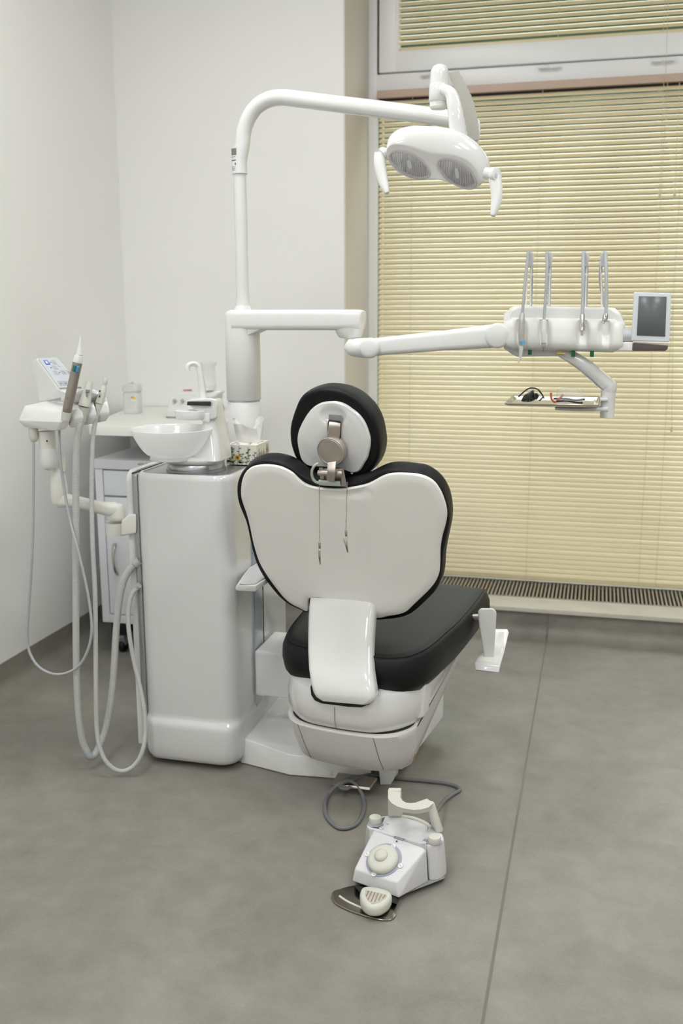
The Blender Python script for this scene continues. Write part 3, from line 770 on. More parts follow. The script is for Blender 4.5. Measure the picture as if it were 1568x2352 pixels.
def align(a, b):
    """rotate list b so that it pairs with a"""
    best = min(range(len(b)), key=lambda s_: sum((a[i] - b[(i + s_) % len(b)]).length_squared for i in range(0, len(a), 4)))
    return [b[(i + best) % len(b)] for i in range(len(b))]
out_o = align(face_o, out_o)
mid = [a.lerp(b, .55) for a, b in zip(face_o, out_o)]
cen = sum(out_o, Vector((0, 0))) / len(out_o)
sh = lambda k, dv: [cen + (p - cen) * k + Vector((0, dv)) for p in out_o]
rings = [[HP.w(p, d) for p in o] for o, d in ((inset2(face_o, .004), .0), (face_o, .0015), ([a.lerp(b, .12) for a, b in zip(face_o, out_o)], .001), (mid, -.010), ([a.lerp(b, .88) for a, b in zip(face_o, out_o)], -.022), (out_o, -.034), (sh(.97, .0), -.052), (sh(.86, .0), -.070), (sh(.6, .0), -.082), (sh(.25, 0), -.086))]
hd = part('lamp_head', loft(rings, cap0=True), WHITE, lp, smooth=80)
REFL = bpy.data.materials.new('faceted_reflector'); REFL.use_nodes = True
_n = REFL.node_tree; _b = _n.nodes['Principled BSDF']; _b.inputs['Metallic'].default_value = 0.9; _b.inputs['Roughness'].default_value = 0.16
_t = _n.nodes.new('ShaderNodeTexCoord'); _v = _n.nodes.new('ShaderNodeTexVoronoi'); _v.inputs['Scale'].default_value = 42
_w = _n.nodes.new('ShaderNodeTexWave'); _w.inputs['Scale'].default_value = 28; _w.inputs['Distortion'].default_value = 3
_r = _n.nodes.new('ShaderNodeValToRGB'); _r.color_ramp.elements[0].position = .25; _r.color_ramp.elements[0].color = lin((176, 172, 176)); _r.color_ramp.elements[1].position = .75; _r.color_ramp.elements[1].color = lin((236, 234, 236))
_p = _n.nodes.new('ShaderNodeBump'); _p.inputs['Strength'].default_value = 1.0; _p.inputs['Distance'].default_value = .006
_n.links.new(_t.outputs['Object'], _v.inputs['Vector']); _n.links.new(_t.outputs['Object'], _w.inputs['Vector'])
_n.links.new(_v.outputs['Color'], _r.inputs[0]); _n.links.new(_r.outputs[0], _b.inputs['Base Color'])
_n.links.new(_w.outputs['Fac'], _p.inputs['Height']); _n.links.new(_p.outputs[0], _b.inputs['Normal'])
LENS = mat('lens_glass', (235, 235, 238), 0.05, alpha=0.28, var=0.0, coat=1.0)
RIM = mat('grey_lens_rim', (186, 184, 180), 0.35)
for L in ([(245, 1060), (262, 1020), (310, 998), (380, 998), (460, 1015), (540, 1055), (610, 1110), (655, 1170), (676, 1225), (660, 1265), (610, 1283), (530, 1278), (440, 1250), (350, 1200), (290, 1140), (255, 1095)],
          [(758, 1130), (775, 1095), (820, 1077), (890, 1080), (970, 1105), (1050, 1155), (1110, 1210), (1150, 1275), (1165, 1335), (1150, 1375), (1100, 1393), (1020, 1383), (940, 1350), (860, 1290), (800, 1220), (768, 1170)]):
    o = HP.outline(zz(L), 64)
    part('lens_rim', HP.stack(o, [(-.001, .0012), (-.001, .004), (.003, .0042), (.0032, .0012)], False, False), RIM, hd)
    c_ = sum(o, Vector((0, 0))) / len(o)
    shr = lambda k_: [c_ + (p - c_) * k_ for p in o]
    rr = [[HP.w(p, d) for p in shr(k_)] for k_, d in ((.985, .0022), (.80, .0018), (.45, .0016), (.1, .0016))]
    part('reflector', loft(rr, False, True), REFL, hd, 'faceted silver reflector', smooth=80)
    a_ = shr(.28); part('bulb_shield', loft([[HP.w(Vector(((p - c_).x * .45, (p - c_).y * 1.3)) + c_, d) for p in a_] for d in (.0018, .0028)]), LGREY, hd, 'pale grey bulb shield')
    rr = [[HP.w(p, d) for p in shr(k_)] for k_, d in ((.97, .0032), (.7, .007), (.35, .009), (.05, .0095))]
    part('lens', loft(rr, False, True), LENS, hd, 'clear domed lens', smooth=80)
for nm, kn, hp in (('left', [(884, 345), (880, 352)], [(873, 352), (872, 375), (877, 405), (883, 428), (889, 444)]), ('right', [(1112, 397), (1132, 403)], [(1134, 405), (1139, 430), (1140, 455), (1136, 478), (1131, 496)])):
    yk = 2.60 if nm == 'left' else 2.585
    hs = part('handle_socket', tube([Lp(*kn[0], yk), Lp(*kn[1], yk - .004), Lp((kn[1][0] + hp[0][0]) / 2, (kn[1][1] + hp[0][1]) / 2 + 3, yk - .006)], [.013, .0165, .0165], 20), WHITE, lp)
    if nm == 'right':
        part('socket_cap', lathe([(.017, -.006), (.0165, .006), (.010, .008)], Lp(1137, 402, yk - .010), (.75, -.6, .15), 24), WHITE, hs)
        part('socket_bolt', lathe([(.0065, 0), (.0065, .0015)], Lp(1139, 403, yk - .0185), (.75, -.6, .15), 16), LGREY, hs)
    n_ = len(hp)
    part('handle', sweep([Lp(*q, yk - .006 - .004 * i) for i, q in enumerate(hp)], [(.024, .031, .011), (.024, .030, .011), (.022, .027, .010), (.020, .022, .009), (.014, .010, .0045)], (1, 0, 0), 6), WHITE2, lp)

# ================================================================== DENTAL CHAIR
CR = R(-8)
cfw = Vector((math.sin(-CR), math.cos(CR), 0)); crt = Vector((math.cos(CR), -math.sin(-CR), 0))
CO = Vector((-0.613, 2.36, 0))
def ch(u, v, z): return CO + crt * u + cfw * v + Vector((0, 0, z))
dc = thing('dental_chair', 'black upholstered dental chair with white shell back and round headrest, seen from behind', 'dental chair', ch(0, .3, 0))
# lower shell and upper base cover: plan outlines lofted over height
def plan(hw, v0, v1, rc, z, bow=0.02, n=10, asym=0.0, front=.85):
    """rear edge bowed towards the viewer at v0, rounded rear corners, narrowing to the front at v1"""
    pts = []
    for k_ in range(n + 1):
        a = R(270 - 90 * k_ / n); pts.append((-hw + rc + rc * math.cos(a), v0 + rc + rc * math.sin(a)))
    pts.append((-hw * front, v1)); pts.append((hw * front, v1))
    for k_ in range(n + 1):
        a = R(0 - 90 * k_ / n); pts.append((hw - rc + rc * math.cos(a), v0 + rc + rc * math.sin(a)))
    m_ = 10
    for k_ in range(1, m_):
        s = 1 - 2 * k_ / m_; pts.append(((hw - rc) * s, v0))
    out = []
    for u, v in pts:
        b = bow * max(0, 1 - (u / hw) ** 2); out.append(ch(u, v - b, z))
    return out
g = loft([[Vector((p.x, p.y, p.z + .30 * max(0, (p - CO).dot(cfw) - .12))) for p in r_] for r_ in (plan(.150, .075, .78, .06, .098, .022), plan(.160, .058, .79, .07, .104, .024), plan(.163, .052, .79, .07, .114, .024))])
part('base_rim', g, WHITE2, dc)
def tilt(ring, f):
    """raise the underside towards the front"""
    return [Vector((p.x, p.y, p.z + f * max(0, (p - CO).dot(cfw) - .12))) for p in ring]
lo_rings = [tilt(plan(*a), f) for a, f in (((.158, .058, .80, .07, .106, .024, 10, 0, .95), .30), ((.164, .050, .80, .072, .112, .025, 10, 0, .95), .30), ((.172, .030, .82, .078, .155, .027, 10, 0, .95), .26), ((.180, .012, .84, .082, .205, .028, 10, 0, .95), .20), ((.183, .006, .84, .084, .222, .028, 10, 0, .95), .18), ((.182, .008, .84, .084, .227, .028, 10, 0, .95), .16))]
part('lower_shell', loft(lo_rings), mat('lower_shell_white', (218, 216, 214), 0.32, var=0.01), dc, smooth=40)
g = loft([tilt(plan(.172, .018, .70, .08, .222, .026), .16), tilt(plan(.172, .018, .70, .08, .232, .026), .14)]); part('shell_gap', g, DARK, dc)
up_rings = [tilt(plan(*a), f) for a, f in (((.172, .016, .60, .10, .229, .026), .10), ((.178, .008, .60, .11, .236, .028), .10), ((.188, -.004, .62, .12, .262, .030), .08), ((.190, -.006, .62, .12, .300, .030), .05), ((.186, .0, .62, .12, .335, .028), 0), ((.17, .02, .60, .12, .346, .024), 0))]
part('upper_cover', loft(up_rings), WHITE, dc, smooth=50)
# fine joint lines on the shells
def onshell(u, z, out=0.0):
    """approximate rear surface point of lower shell"""
    t = (z - .106) / (.225 - .106); hw = .160 + .023 * t; v0 = .056 - .050 * t; rc = .072 + .012 * t
    b = .0245 + .0035 * t
    au = abs(u); v = v0
    if au > hw - rc: v = v0 + rc - math.sqrt(max(0, rc * rc - (au - hw + rc) ** 2))
    return ch(u, v - b * max(0, 1 - (u / hw) ** 2) - out, z)
JL = mat('joint_shadow_line', (120, 118, 114), 0.6)
for ua, ub in ((-.118, -.100), (.098, .108)):
    g = G()
    P_ = []
    for rg in lo_rings[1:5]:
        loc = [((p - CO).dot(crt), (p - CO).dot(cfw), p) for p in rg]
        f_ = (rg[0].z - .112) / .11; uu = ub + (ua - ub) * f_
        best = None
        for i_ in range(len(loc)):
            p0_, p1_ = loc[i_ - 1], loc[i_]
            if (p0_[0] - uu) * (p1_[0] - uu) <= 0 and abs(p0_[0] - p1_[0]) > 1e-6 and min(p0_[1], p1_[1]) < .2:
                t_ = (uu - p0_[0]) / (p1_[0] - p0_[0]); best = p0_[2].lerp(p1_[2], t_)
        if best is not None: P_.append(best - cfw * .0002)
    g.merge(tube(P_, .0009, 6, per=4)); part('shell_joint', g, JL, dc)
part('cover_joint', tube([ch(0.0, .0 - .0365 + d, z) for d, z in ((.0, .300), (.0005, .262), (.0105, .238), (.0165, .231))], .0007, 6, raw=True), JL, dc)
part('side_flap', hull([ch(.176, .10, .24), ch(.176, .16, .24), ch(.193, .105, .245), ch(.193, .155, .245), ch(.182, .10, .37), ch(.182, .19, .37), ch(.199, .105, .365), ch(.199, .185, .365)], .005), WHITE2, dc)
part('brown_mark', hull([onshell(.160, .128, .0) + Vector((0.003, 0, 0)), onshell(.162, .108, 0) + Vector((0.003, 0, 0)), onshell(.164, .150, 0) + Vector((0.003, 0, 0)), onshell(.157, .115, -.002), onshell(.166, .13, .0) + Vector((.003, .004, 0))], 0), mat('yellow_brown_mark', (170, 130, 60), 0.5), dc, 'small brown chip mark')
# lift column / underside foot and steel step plate
part('support_foot', hull([at(x, y, Z=z) for x, y, z in ((873, 1803, .0), (897, 1803, .0), (873, 1775, .0), (915, 1775, .0))] + [at(x, y, Z=.045) for x, y in ((870, 1770), (912, 1770), (875, 1745), (915, 1745))], .003), WHITE2, dc)
part('lift_body', hull([ch(u, v, z) for u in (-.12, .12) for v in (.16, .55) for z in (.056, .20)], .01), WHITE2, dc)
stp = hull([at(x, y, Z=.032) for x, y in ((762, 1800), (849, 1808), (866, 1785), (776, 1774))] + [at(x, y, Z=.024) for x, y in ((764, 1806), (849, 1816), (866, 1792), (776, 1780))], .0015)
part('step_plate', stp, STEEL, dc, 'brushed steel step plate')
# base plinth running under the chair
PW = WHITE2
pg = hull([(-0.962, 2.548, .002), (-0.80, 2.506, .002), (-0.64, 2.520, .002), (-0.57, 2.54, 0.002), (-0.62, 2.90, .002), (-0.962, 2.95, .002),
           (-0.958, 2.556, .076), (-0.80, 2.516, .060), (-0.64, 2.54, .055), (-0.57, 2.56, .055), (-0.62, 2.90, .055), (-0.958, 2.95, .078)], 0.004)
part('floor_plinth', pg, PW, dc)
part('plinth_joint', rbox(-0.985, 2.555, .002, -0.9625, 2.94, .082, 0.003), PW, dc)
part('screw_cap', lathe([(.0075, 0), (.0075, .001), (.0065, .0015)], at(756, 1777, Y=2.517) , (0.05, -1, 0.1), 20), CREAM, dc)
part('connector_block', rbox(-0.9495, 2.65, .170, -0.80, 2.84, .312, 0.01, 4), WHITE2, dc)

# connector between base and back
SQ = ch(0, -.0375, 0)
sl_ = [onp(x, y, SQ, -cfw) for x, y in ((712, 1578), (714, 1597), (722, 1609), (738, 1616), (800, 1624), (830, 1625), (848, 1618), (859, 1604), (862, 1590), (852, 1565), (720, 1560))]
part('connector_slot', hull(sl_ + [p + cfw * .03 for p in sl_], .002), DARK, dc)
rings = []
for yl, xl_, xr_, Y, th in ((1367, 713, 856, 2.50, .05), (1373, 711, 859, 2.470, .05), (1385, 709, 859, 2.452, .05), (1420, 706, 857, 2.424, .05), (1460, 705, 854, 2.398, .05), (1500, 705, 852, 2.362, .05), (1540, 707, 853, 2.325, .05), (1575, 712, 858, 2.302, .05), (1594, 717, 861, 2.295, .05), (1604, 722, 858, 2.294, .045), (1612, 733, 848, 2.297, .04)):
    sl = 10 * (1 if yl > 1380 else .4)
    L_ = at(xl_, yl - sl * .2, Y=Y + .010); Rr = at(xr_, yl + sl * .8, Y=Y - .010)
    ax = (Rr - L_); w_ = ax.length; ax.normalize(); nrm = ax.cross(Vector((0, 0, 1))).normalized(); 
    c_ = (L_ + Rr) / 2 + Vector((0, th / 2, 0)) * 1.0
    rings.append([c_ + ax * p + Vector((nrm.x, nrm.y, 0)) * q for p, q in rrect(w_, th, .017, 5)])
part('back_connector', loft(rings), WHITE, dc, 'curved white back connector', smooth=60)

# backrest
BP = Plane(at(782, 1370, Y=2.475), crt, Vector((-.02, -.40, 1)))
plate_px = [(709, 1401), (690, 1393), (672, 1384), (655, 1370), (640, 1352), (627, 1335), (612, 1313), (598, 1288), (589, 1262), (582, 1235), (576, 1205), (568, 1175), (560, 1152), (556, 1135), (556, 1115), (560, 1095), (568, 1080), (580, 1070), (598, 1065), (620, 1064), (645, 1068), (660, 1074), (675, 1083), (688, 1096), (702, 1107), (720, 1114), (750, 1118), (785, 1119), (820, 1114), (845, 1108), (862, 1100), (878, 1091), (895, 1085), (915, 1083), (940, 1084), (965, 1087), (985, 1094), (1000, 1105), (1012, 1122), (1020, 1140), (1026, 1160), (1028, 1180), (1025, 1200), (1018, 1225), (1013, 1255), (1012, 1290), (1010, 1312), (1003, 1330), (990, 1348), (970, 1368), (950, 1387), (935, 1401), (915, 1408), (895, 1411), (870, 1416), (858, 1412), (850, 1385), (780, 1376), (714, 1370)]
cush_px = [(709, 1404), (690, 1397), (668, 1388), (648, 1374), (630, 1355), (612, 1331), (597, 1306), (587, 1282), (580, 1255), (574, 1225), (567, 1195), (558, 1172), (550, 1148), (548, 1120), (551, 1100), (558, 1083), (570, 1067), (585, 1055), (605, 1046), (630, 1043), (655, 1046), (672, 1052), (688, 1061), (702, 1072), (722, 1084), (750, 1094), (785, 1099), (820, 1094), (845, 1088), (862, 1079), (878, 1071), (895, 1065), (920, 1063), (950, 1065), (975, 1068), (992, 1076), (1008, 1088), (1022, 1105), (1033, 1130), (1038, 1155), (1039, 1185), (1034, 1212), (1028, 1240), (1023, 1270), (1021, 1300), (1016, 1325), (1004, 1348), (985, 1368), (965, 1388), (945, 1404), (920, 1414), (890, 1419), (862, 1420), (850, 1400), (780, 1392), (714, 1385)]
po = BP.outline(plate_px, 220, per=5); cu_o = BP.env(cush_px, 180, -.002, -.036, (.6, .8), per=5)
g = BP.stack(cu_o, [(.016, .003), (.004, .004), (.0012, .0), (.0, -.006), (.0, -.018), (.0, -.032), (.003, -.044), (.010, -.054), (.024, -.060)])
part('backrest_cushion', g, BLACK, dc, 'black padded backrest', smooth=80)
def cap_fill(g, pl_, ring2, hfun, step, ring_h):
    """fill an outline with an interior grid (for gentle relief)"""
    xs = [p.x for p in ring2]; ys = [p.y for p in ring2]
    def inside(p):
        c = False; n_ = len(ring2)
        for i in range(n_):
            a, b = ring2[i], ring2[i - 1]
            if (a.y > p.y) != (b.y > p.y) and p.x < (b.x - a.x) * (p.y - a.y) / (b.y - a.y) + a.x: c = not c
        return c
    def dmin(p): return min((p - q).length for q in ring2)
    pts = list(ring2); x = min(xs) + step / 2
    while x < max(xs):
        y = min(ys) + step / 2
        while y < max(ys):
            p = Vector((x, y))
            if inside(p) and dmin(p) > step * .6: pts.append(p)
            y += step
        x += step
    n_ = len(ring2)
    vs, es, fs, *_r = delaunay_2d_cdt(pts, [(i, (i + 1) % n_) for i in range(n_)], [list(range(n_))], 1, 1e-7)
    V = []
    for v in vs:
        d = dmin(v); f = min(1, d / .012); f = f * f * (3 - 2 * f)
        V.append(pl_.w(v, ring_h + f * hfun(v)))
    g.add(V, fs)
def back_relief(p):
    # shallow central channel, scoop at the neck
    k_ = BP.pix(783, 1240); du = abs(p.x - k_.x)
    top = BP.pix(783, 1118)
    s1 = 1 / (1 + math.exp(-(du - .078) / .006)); h = .0 + .004 * s1
    dd = (p - top); r_ = math.sqrt((dd.x / .088) ** 2 + (dd.y / .026) ** 2)
    h -= .008 * max(0, 1 - r_ ** 4) if r_ < 1 else 0
    low = BP.pix(783, 1372); dl = p - low
    return h
g = G()
rings = [[BP.w(p, d) for p in inset2(po, i)] for i, d in ((.002, .001), (.0, .003), (.0, .006), (.0012, .0085), (.0035, .0100))]
g.merge(loft(rings, True, False))
inner = inset2(po, .0035)
cap_fill(g, BP, inner, lambda p: back_relief(p) - .0, .0085, .0100)
part('backrest_shell', g, SHELLG, dc, 'smooth white backrest shell', smooth=80)

# headrest
HPp = Plane(at(760, 1085, Y=2.40), crt, Vector((-.02, -.20, 1)))
hw_px = [(761, 919), (742, 922), (724, 932), (711, 946), (701, 962), (693, 978), (688, 993), (686.5, 1008), (688, 1022), (691, 1036), (694, 1048), (699, 1057), (706, 1064), (715, 1068), (726, 1069), (745, 1070), (768, 1071), (780, 1072), (790, 1075), (800, 1079), (816, 1083), (829, 1079), (841, 1060), (848, 1048), (851, 1036), (854, 1020), (854, 1004), (849, 985), (843, 970), (835, 957), (824, 945), (812, 936), (801, 928), (789, 922.5), (775, 919)]
hb_px = [(765, 881), (750, 882), (734, 886), (719, 892), (706, 899), (696, 910), (689, 922), (682, 938), (676, 954), (671.5, 970), (669, 987), (669, 1002), (670, 1016), (673.5, 1031), (678, 1045), (684, 1056), (691, 1065), (702, 1076), (716, 1085), (735, 1092), (770, 1097), (806, 1095.5), (822, 1094), (836, 1091), (847, 1086), (857, 1078), (867, 1067), (876, 1054), (882, 1040), (885.5, 1026), (887, 1012), (886.5, 1000), (884.5, 982), (880.5, 964), (875, 949), (867, 934), (858, 922), (847, 911), (834, 900), (820, 892), (806, 886.5), (792, 883.5), (778, 881.5)]
hw_o = HPp.outline(hw_px, 96, per=5); hb_o = HPp.env(hb_px, 96, -.002, -.046, per=5)
g = HPp.stack(hb_o, [(.012, .006), (.007, .0065), (.003, .004), (.0008, -.003), (.0, -.012), (.0, -.040), (.002, -.052), (.008, -.066), (.020, -.076), (.040, -.083)])
hr = part('headrest', g, BLACK, dc, 'round black padded headrest', smooth=80)
slot = HPp.pix(768, 962)
def head_relief(p):
    c_ = HPp.pix(771, 1000); d = p - c_; h = .010 * max(0, 1 - (d.x / .095) ** 2 - (d.y / .09) ** 2)
    s = HPp.pix(771, 950); e_ = p - s; r_ = math.sqrt((e_.x / .036) ** 2 + (e_.y / .024) ** 2)
    if r_ < 1: h -= .010 * (1 - r_ ** 3)
    return h
g = G(); rings = [[HPp.w(p, d) for p in inset2(hw_o, i)] for i, d in ((.002, .004), (.0, .0065), (.0, .010), (.0014, .0125), (.004, .0145))]
g.merge(loft(rings, True, False)); cap_fill(g, HPp, inset2(hw_o, .004), head_relief, .006, .0145)
part('headrest_shell', g, WHITE, dc, 'white headrest shell', smooth=80)
def hp(px, py, d): return onp(px, py, HPp.o + HPp.n * d, HPp.n)
part('slot', hull([hp(x, y, d) for x, y in ((755, 952), (785, 954), (784, 972), (782, 1020), (751, 1020), (754, 972)) for d in (.0165, .0265)], .0006, 1), mat('slot_grey', (120, 118, 120), 0.5), dc, 'grey slot')
part('slot_edge', hull([hp(x, y, d) for x, y in ((751.5, 1014), (781.5, 1014), (783.5, 974), (782, 967), (755, 964), (752, 972)) for d in (.0175, .0280)], .0006, 1), DARK, dc)
part('hinge_strap', sweep([hp(769, 968, .012), hp(769, 970, .028), hp(768, 976, .035), hp(767, 990, .037), hp(764, 1010, .037), hp(761, 1030, .036)], [(.003, .026, .001), (.003, .028, .001), (.003, .029, .001), (.003, .030, .001), (.003, .031, .001), (.003, .031, .001)], tuple(crt), 6), STEEL, dc, 'brushed steel strap')
kc = hp(758, 1038, .046); kn = (HPp.n + Vector((-.08, 0, -.06))).normalized()
part('adjusting_knob', lathe([(.030, -.022), (.0365, -.020), (.0372, -.004), (.0366, -.001), (.0350, .0), (.0340, -.0003), (.0334, -.0012), (.0325, -.0012), (.0315, -.0004), (.001, .0008)], kc, kn, 64), STEEL, dc, 'round brushed steel knob', smooth=30)
def bp(px, py, d): return onp(px, py, BP.o + BP.n * d, BP.n)
part('lower_strap', sweep([bp(762, 1062, .010), bp(761, 1080, .026), bp(760, 1092, .028), bp(759, 1104, .022)], [(.004, .022, .001), (.005, .0205, .0015), (.005, .0205, .0015), (.004, .019, .001)], tuple(crt), 5), STEEL, dc, 'brushed steel strap')
part('cross_rod', tube([bp(731, 1086, .016), bp(787, 1088, .016)], .0068, 20, raw=True), STEEL, dc)
part('bracket', hull([bp(x, y, d) for x, y in ((733, 1076), (738, 1115), (796, 1118), (789, 1077), (782, 1076), (760, 1092)) for d in (-.004, .008)], .001, 2), STEEL, dc, 'steel neck bracket')
part('bracket_cheek', hull([bp(x, y, d) for x, y in ((784, 1076), (789, 1077), (797, 1119), (783, 1112)) for d in (.0, .018)], .001, 2), STEEL, dc)
part('bracket_cheek', hull([bp(x, y, d) for x, y in ((732, 1074), (741, 1074), (744, 1100), (735, 1100)) for d in (.0, .014)], .001, 2), STEEL, dc)
part('stop_bar', sweep([bp(733, 1108, .017), bp(782, 1111, .017)], [(.014, .008, .0035)] * 2, tuple(BP.n), 3), mat('pale_green_grey', (178, 184, 174), 0.45), dc, 'pale grey plastic bar')
part('hook_wire', tube([bp(731, 1064, .012), bp(722, 1070, .018), bp(716, 1083, .022), bp(718, 1098, .022), bp(725, 1107, .022), bp(735, 1110, .018)], .0034, 12), mat('pale_green_grey', (178, 184, 174), 0.45), dc, 'pale grey bent hook')
part('small_peg', tube([hp(808, 1082, .010), hp(808, 1088, .010)], .0034, 12, raw=True), WHITE, dc)

# seat cushion
def seat_ring(grow, z0, k=1.0, tf=0.0):
    """outline in chair space: (u, v), rear corners rounded"""
    base = [(0, .02), (-.10, .026), (-.155, .045), (-.188, .085), (-.203, .14), (-.212, .22), (-.222, .30), (-.230, .40), (-.232, .50), (-.228, .58), (-.205, .625), (-.15, .64), (0, .648), (.15, .642), (.205, .628), (.232, .585), (.236, .50), (.234, .40), (.228, .30), (.217, .22), (.207, .15), (.190, .09), (.155, .045), (.10, .026)]
    pts = [Vector((u, v, 0)) for u, v in base]
    q = resample(catmull(pts, 6, True), n=96, closed=True); q = [Vector((a.x, a.y)) for a in q]
    if area2(q) < 0: q.reverse()
    q = inset2(q, -grow)
    return q
def seat_top(u, v):
    # rises gently to the knee, then drops
    z = .428 + .10 * max(0, v - .05)
    if v > .54: z -= 2.2 * (v - .54) ** 2 * 3
    z += .05 * max(0, abs(u) - .13) ** 1.0 * .5
    return z
rings = []
for grow, dz, rel in ((-.075, -.118, 0), (-.03, -.118, 0), (-.006, -.108, 0), (.010, -.085, 0), (.016, -.055, 0), (.0145, -.030, 0), (.008, -.012, 0), (.001, -.001, 0), (-.0012, -.0016, 0), (-.004, .0, 0), (-.02, .003, 0)):
    q = seat_ring(grow, 0); rr = []
    for p in q:
        zt_ = seat_top(p.x, p.y); thick = 1.0
        rr.append(ch(p.x, p.y, zt_ + dz * thick))
    rings.append(rr)
g = loft(rings, True, False)
SP = Plane(ch(0, 0, 0), crt, cfw)
inn = seat_ring(-.02, 0)
def srel(p): return seat_top(p.x, p.y) + .003
# fill top following the seat profile
pts = list(inn); st = .02
def inside(poly, p):
    c = False
    for i in range(len(poly)):
        a, b = poly[i], poly[i - 1]
        if (a.y > p.y) != (b.y > p.y) and p.x < (b.x - a.x) * (p.y - a.y) / (b.y - a.y) + a.x: c = not c
    return c
x = -.24
while x < .25:
    y = 0.0
    while y < .66:
        p = Vector((x, y))
        if inside(inn, p) and min((p - q_).length for q_ in inn) > st * .6: pts.append(p)
        y += st
    x += st
vs, es, fs, *_ = delaunay_2d_cdt(pts, [(i, (i + 1) % len(inn)) for i in range(len(inn))], [list(range(len(inn)))], 1, 1e-7)
g.add([ch(v.x, v.y, seat_top(v.x, v.y) + .003 + .004 * min(1, min((v - q_).length for q_ in inn) / .06)) for v in vs], fs)
part('seat_cushion', g, BLACK, dc, 'black padded seat', smooth=80)
q = seat_ring(.0005, 0)
stt = [ch(p.x, p.y, seat_top(p.x, p.y) + .0002) for p in q]
part('seat_piping', tube(stt + [stt[0]], .0011, 6, raw=True), mat('black_stitching', (22, 22, 24), 0.7), dc, 'stitched seam')
part('seat_plate', hull([ch(u, v, z) for u, v in ((-.17, .08), (.17, .08), (.20, .45), (-.2, .45)) for z in (.318, .346)], .006), CREAM, dc)
# armrests
ap = [(541, 1355), (543, 1344), (556, 1320), (566, 1306), (580, 1296), (604, 1290), (612, 1312), (606, 1334), (596, 1350), (585, 1357)]
g = hull([at(x, y, Z=.578) for x, y in [(545, 1342), (560, 1320), (572, 1304), (604, 1286), (625, 1290), (628, 1320), (607, 1326), (588, 1345)]] + [at(x, y + 1, Z=.566) for x, y in [(541, 1347), (557, 1322), (570, 1306), (604, 1288), (630, 1292), (632, 1322), (607, 1334), (586, 1351)]] + [at(x, y + 6, Z=.558) for x, y in [(541, 1351), (558, 1326), (604, 1292), (632, 1322), (607, 1334), (586, 1353)]], .0025)
a1 = part('armrest', g, WHITE2, dc, 'white paddle armrest left of the backrest')
part('armrest_pad', hull([at(x, y, Z=z_) for z_ in (.5775, .5805) for x, y in [(548, 1341), (561, 1321), (573, 1306), (604, 1289), (620, 1292), (622, 1318), (605, 1325), (586, 1341)]], .001, 2), LGREY, a1, 'grey top pad')
part('armrest_post', tube([at(625, 1310, Z=.565), at(655, 1335, Z=.50), at(670, 1380, Z=.42)], .014, 14), WHITE2, dc)
AX = 2.72
part('armrest_rod', tube([at(1060, 1417, Y=AX + .01), at(1110, 1417, Y=AX)], .0085, 20, raw=True), STEEL, dc, 'steel rod')
ra = part('armrest', hull([at(x, y, Y=AX + d) for x, y in ((1097, 1404), (1103, 1397), (1133, 1397), (1140, 1406), (1139, 1430), (1134, 1515), (1112, 1515), (1100, 1440)) for d in (-.016, .016)], .006, 4), WHITE, dc, 'white swivelled armrest right of the seat')
def tz2(px, py, dz=0.0):
    return at(px, py, Y=AX - .055 + .17 * (1530 - py) / 85) + Vector((0, dz * .35, dz))
trp_ = [(1090, 1524), (1114, 1480), (1135, 1445), (1165, 1445), (1168, 1452), (1158, 1495), (1147, 1530)]
part('armrest_tray', hull([tz2(x, y) for x, y in trp_] + [tz2(x + (1128 - x) * .06, y + 4, -.012) for x, y in trp_], .002), WHITE, ra, 'white shallow dish')
part('armrest_tray_inset', hull([tz2(1128 + (x - 1128) * .80, 1488 + (y - 1488) * .84, d) for x, y in trp_ for d in (-.001, .0012)], .0004, 1), CREAM, ra)
part('armrest_underside', hull([tz2(1128 + (x - 1128) * .9, 1490 + (y - 1488) * .9, d) for x, y in trp_ for d in (-.020, -.008)], .002), GREYP, ra, 'grey underside')

# bib chains
bib = thing('bib_clip_chain', 'silver ball chain with two crocodile clips hanging from the headrest bracket behind the backrest', 'bib chain', BP.w(BP.pix(765, 1112), .016))
CHM = mat('nickel_chain', (168, 160, 150), 0.25, metal=1.0, var=0.05)
def chain(p0, p1):
    g = G(); n_ = int((p1 - p0).length / .0042)
    for i in range(n_ + 1):
        c = p0.lerp(p1, i / n_); c = c + Vector((math.sin(i * .5) * .0002, 0, 0))
        g.merge(lathe([(.0002, -.0016), (.0011, -.0011), (.0016, 0), (.0011, .0011), (.0002, .0016)], c, (0, 0, 1), 8))
    g.merge(tube([p0, p1], .0004, 5, raw=True)); return g
yb_ = 2.335
A0, B0 = bp(733, 1113, .0165), bp(797, 1109, .0165)
yb_ = min(A0.y, B0.y) - .001
A1, B1 = at(733.5, 1246, Y=yb_), at(794, 1218, Y=yb_)
part('ball_chain', chain(A0, A1), CHM, bib); part('ball_chain', chain(B0, B1), CHM, bib)
def clip(top, tip, open_):
    g = G(); ax = (tip - top).normalized()
    g.merge(lathe([(.0028, 0), (.0031, .001), (.0031, .013), (.0022, .0155)], top, ax, 16))
    a = top + ax * .015; b = tip; side = Vector((1, 0, 0)); side = (side - ax * side.dot(ax)).normalized(); fr = ax.cross(side)
    g.merge(hull([a + side * .0022, a - side * .0022, b + side * .0016, b - side * .0014, a + side * .0022 + fr * .002, a - side * .002 + fr * .003, b + side * .001 + fr * .001], .0003, 1))
    return g, a, b, side
g, a, b, sd = clip(A1, at(735, 1297, Y=yb_ - .004), 0)
k1 = part('crocodile_clip', g, CHM, bib)
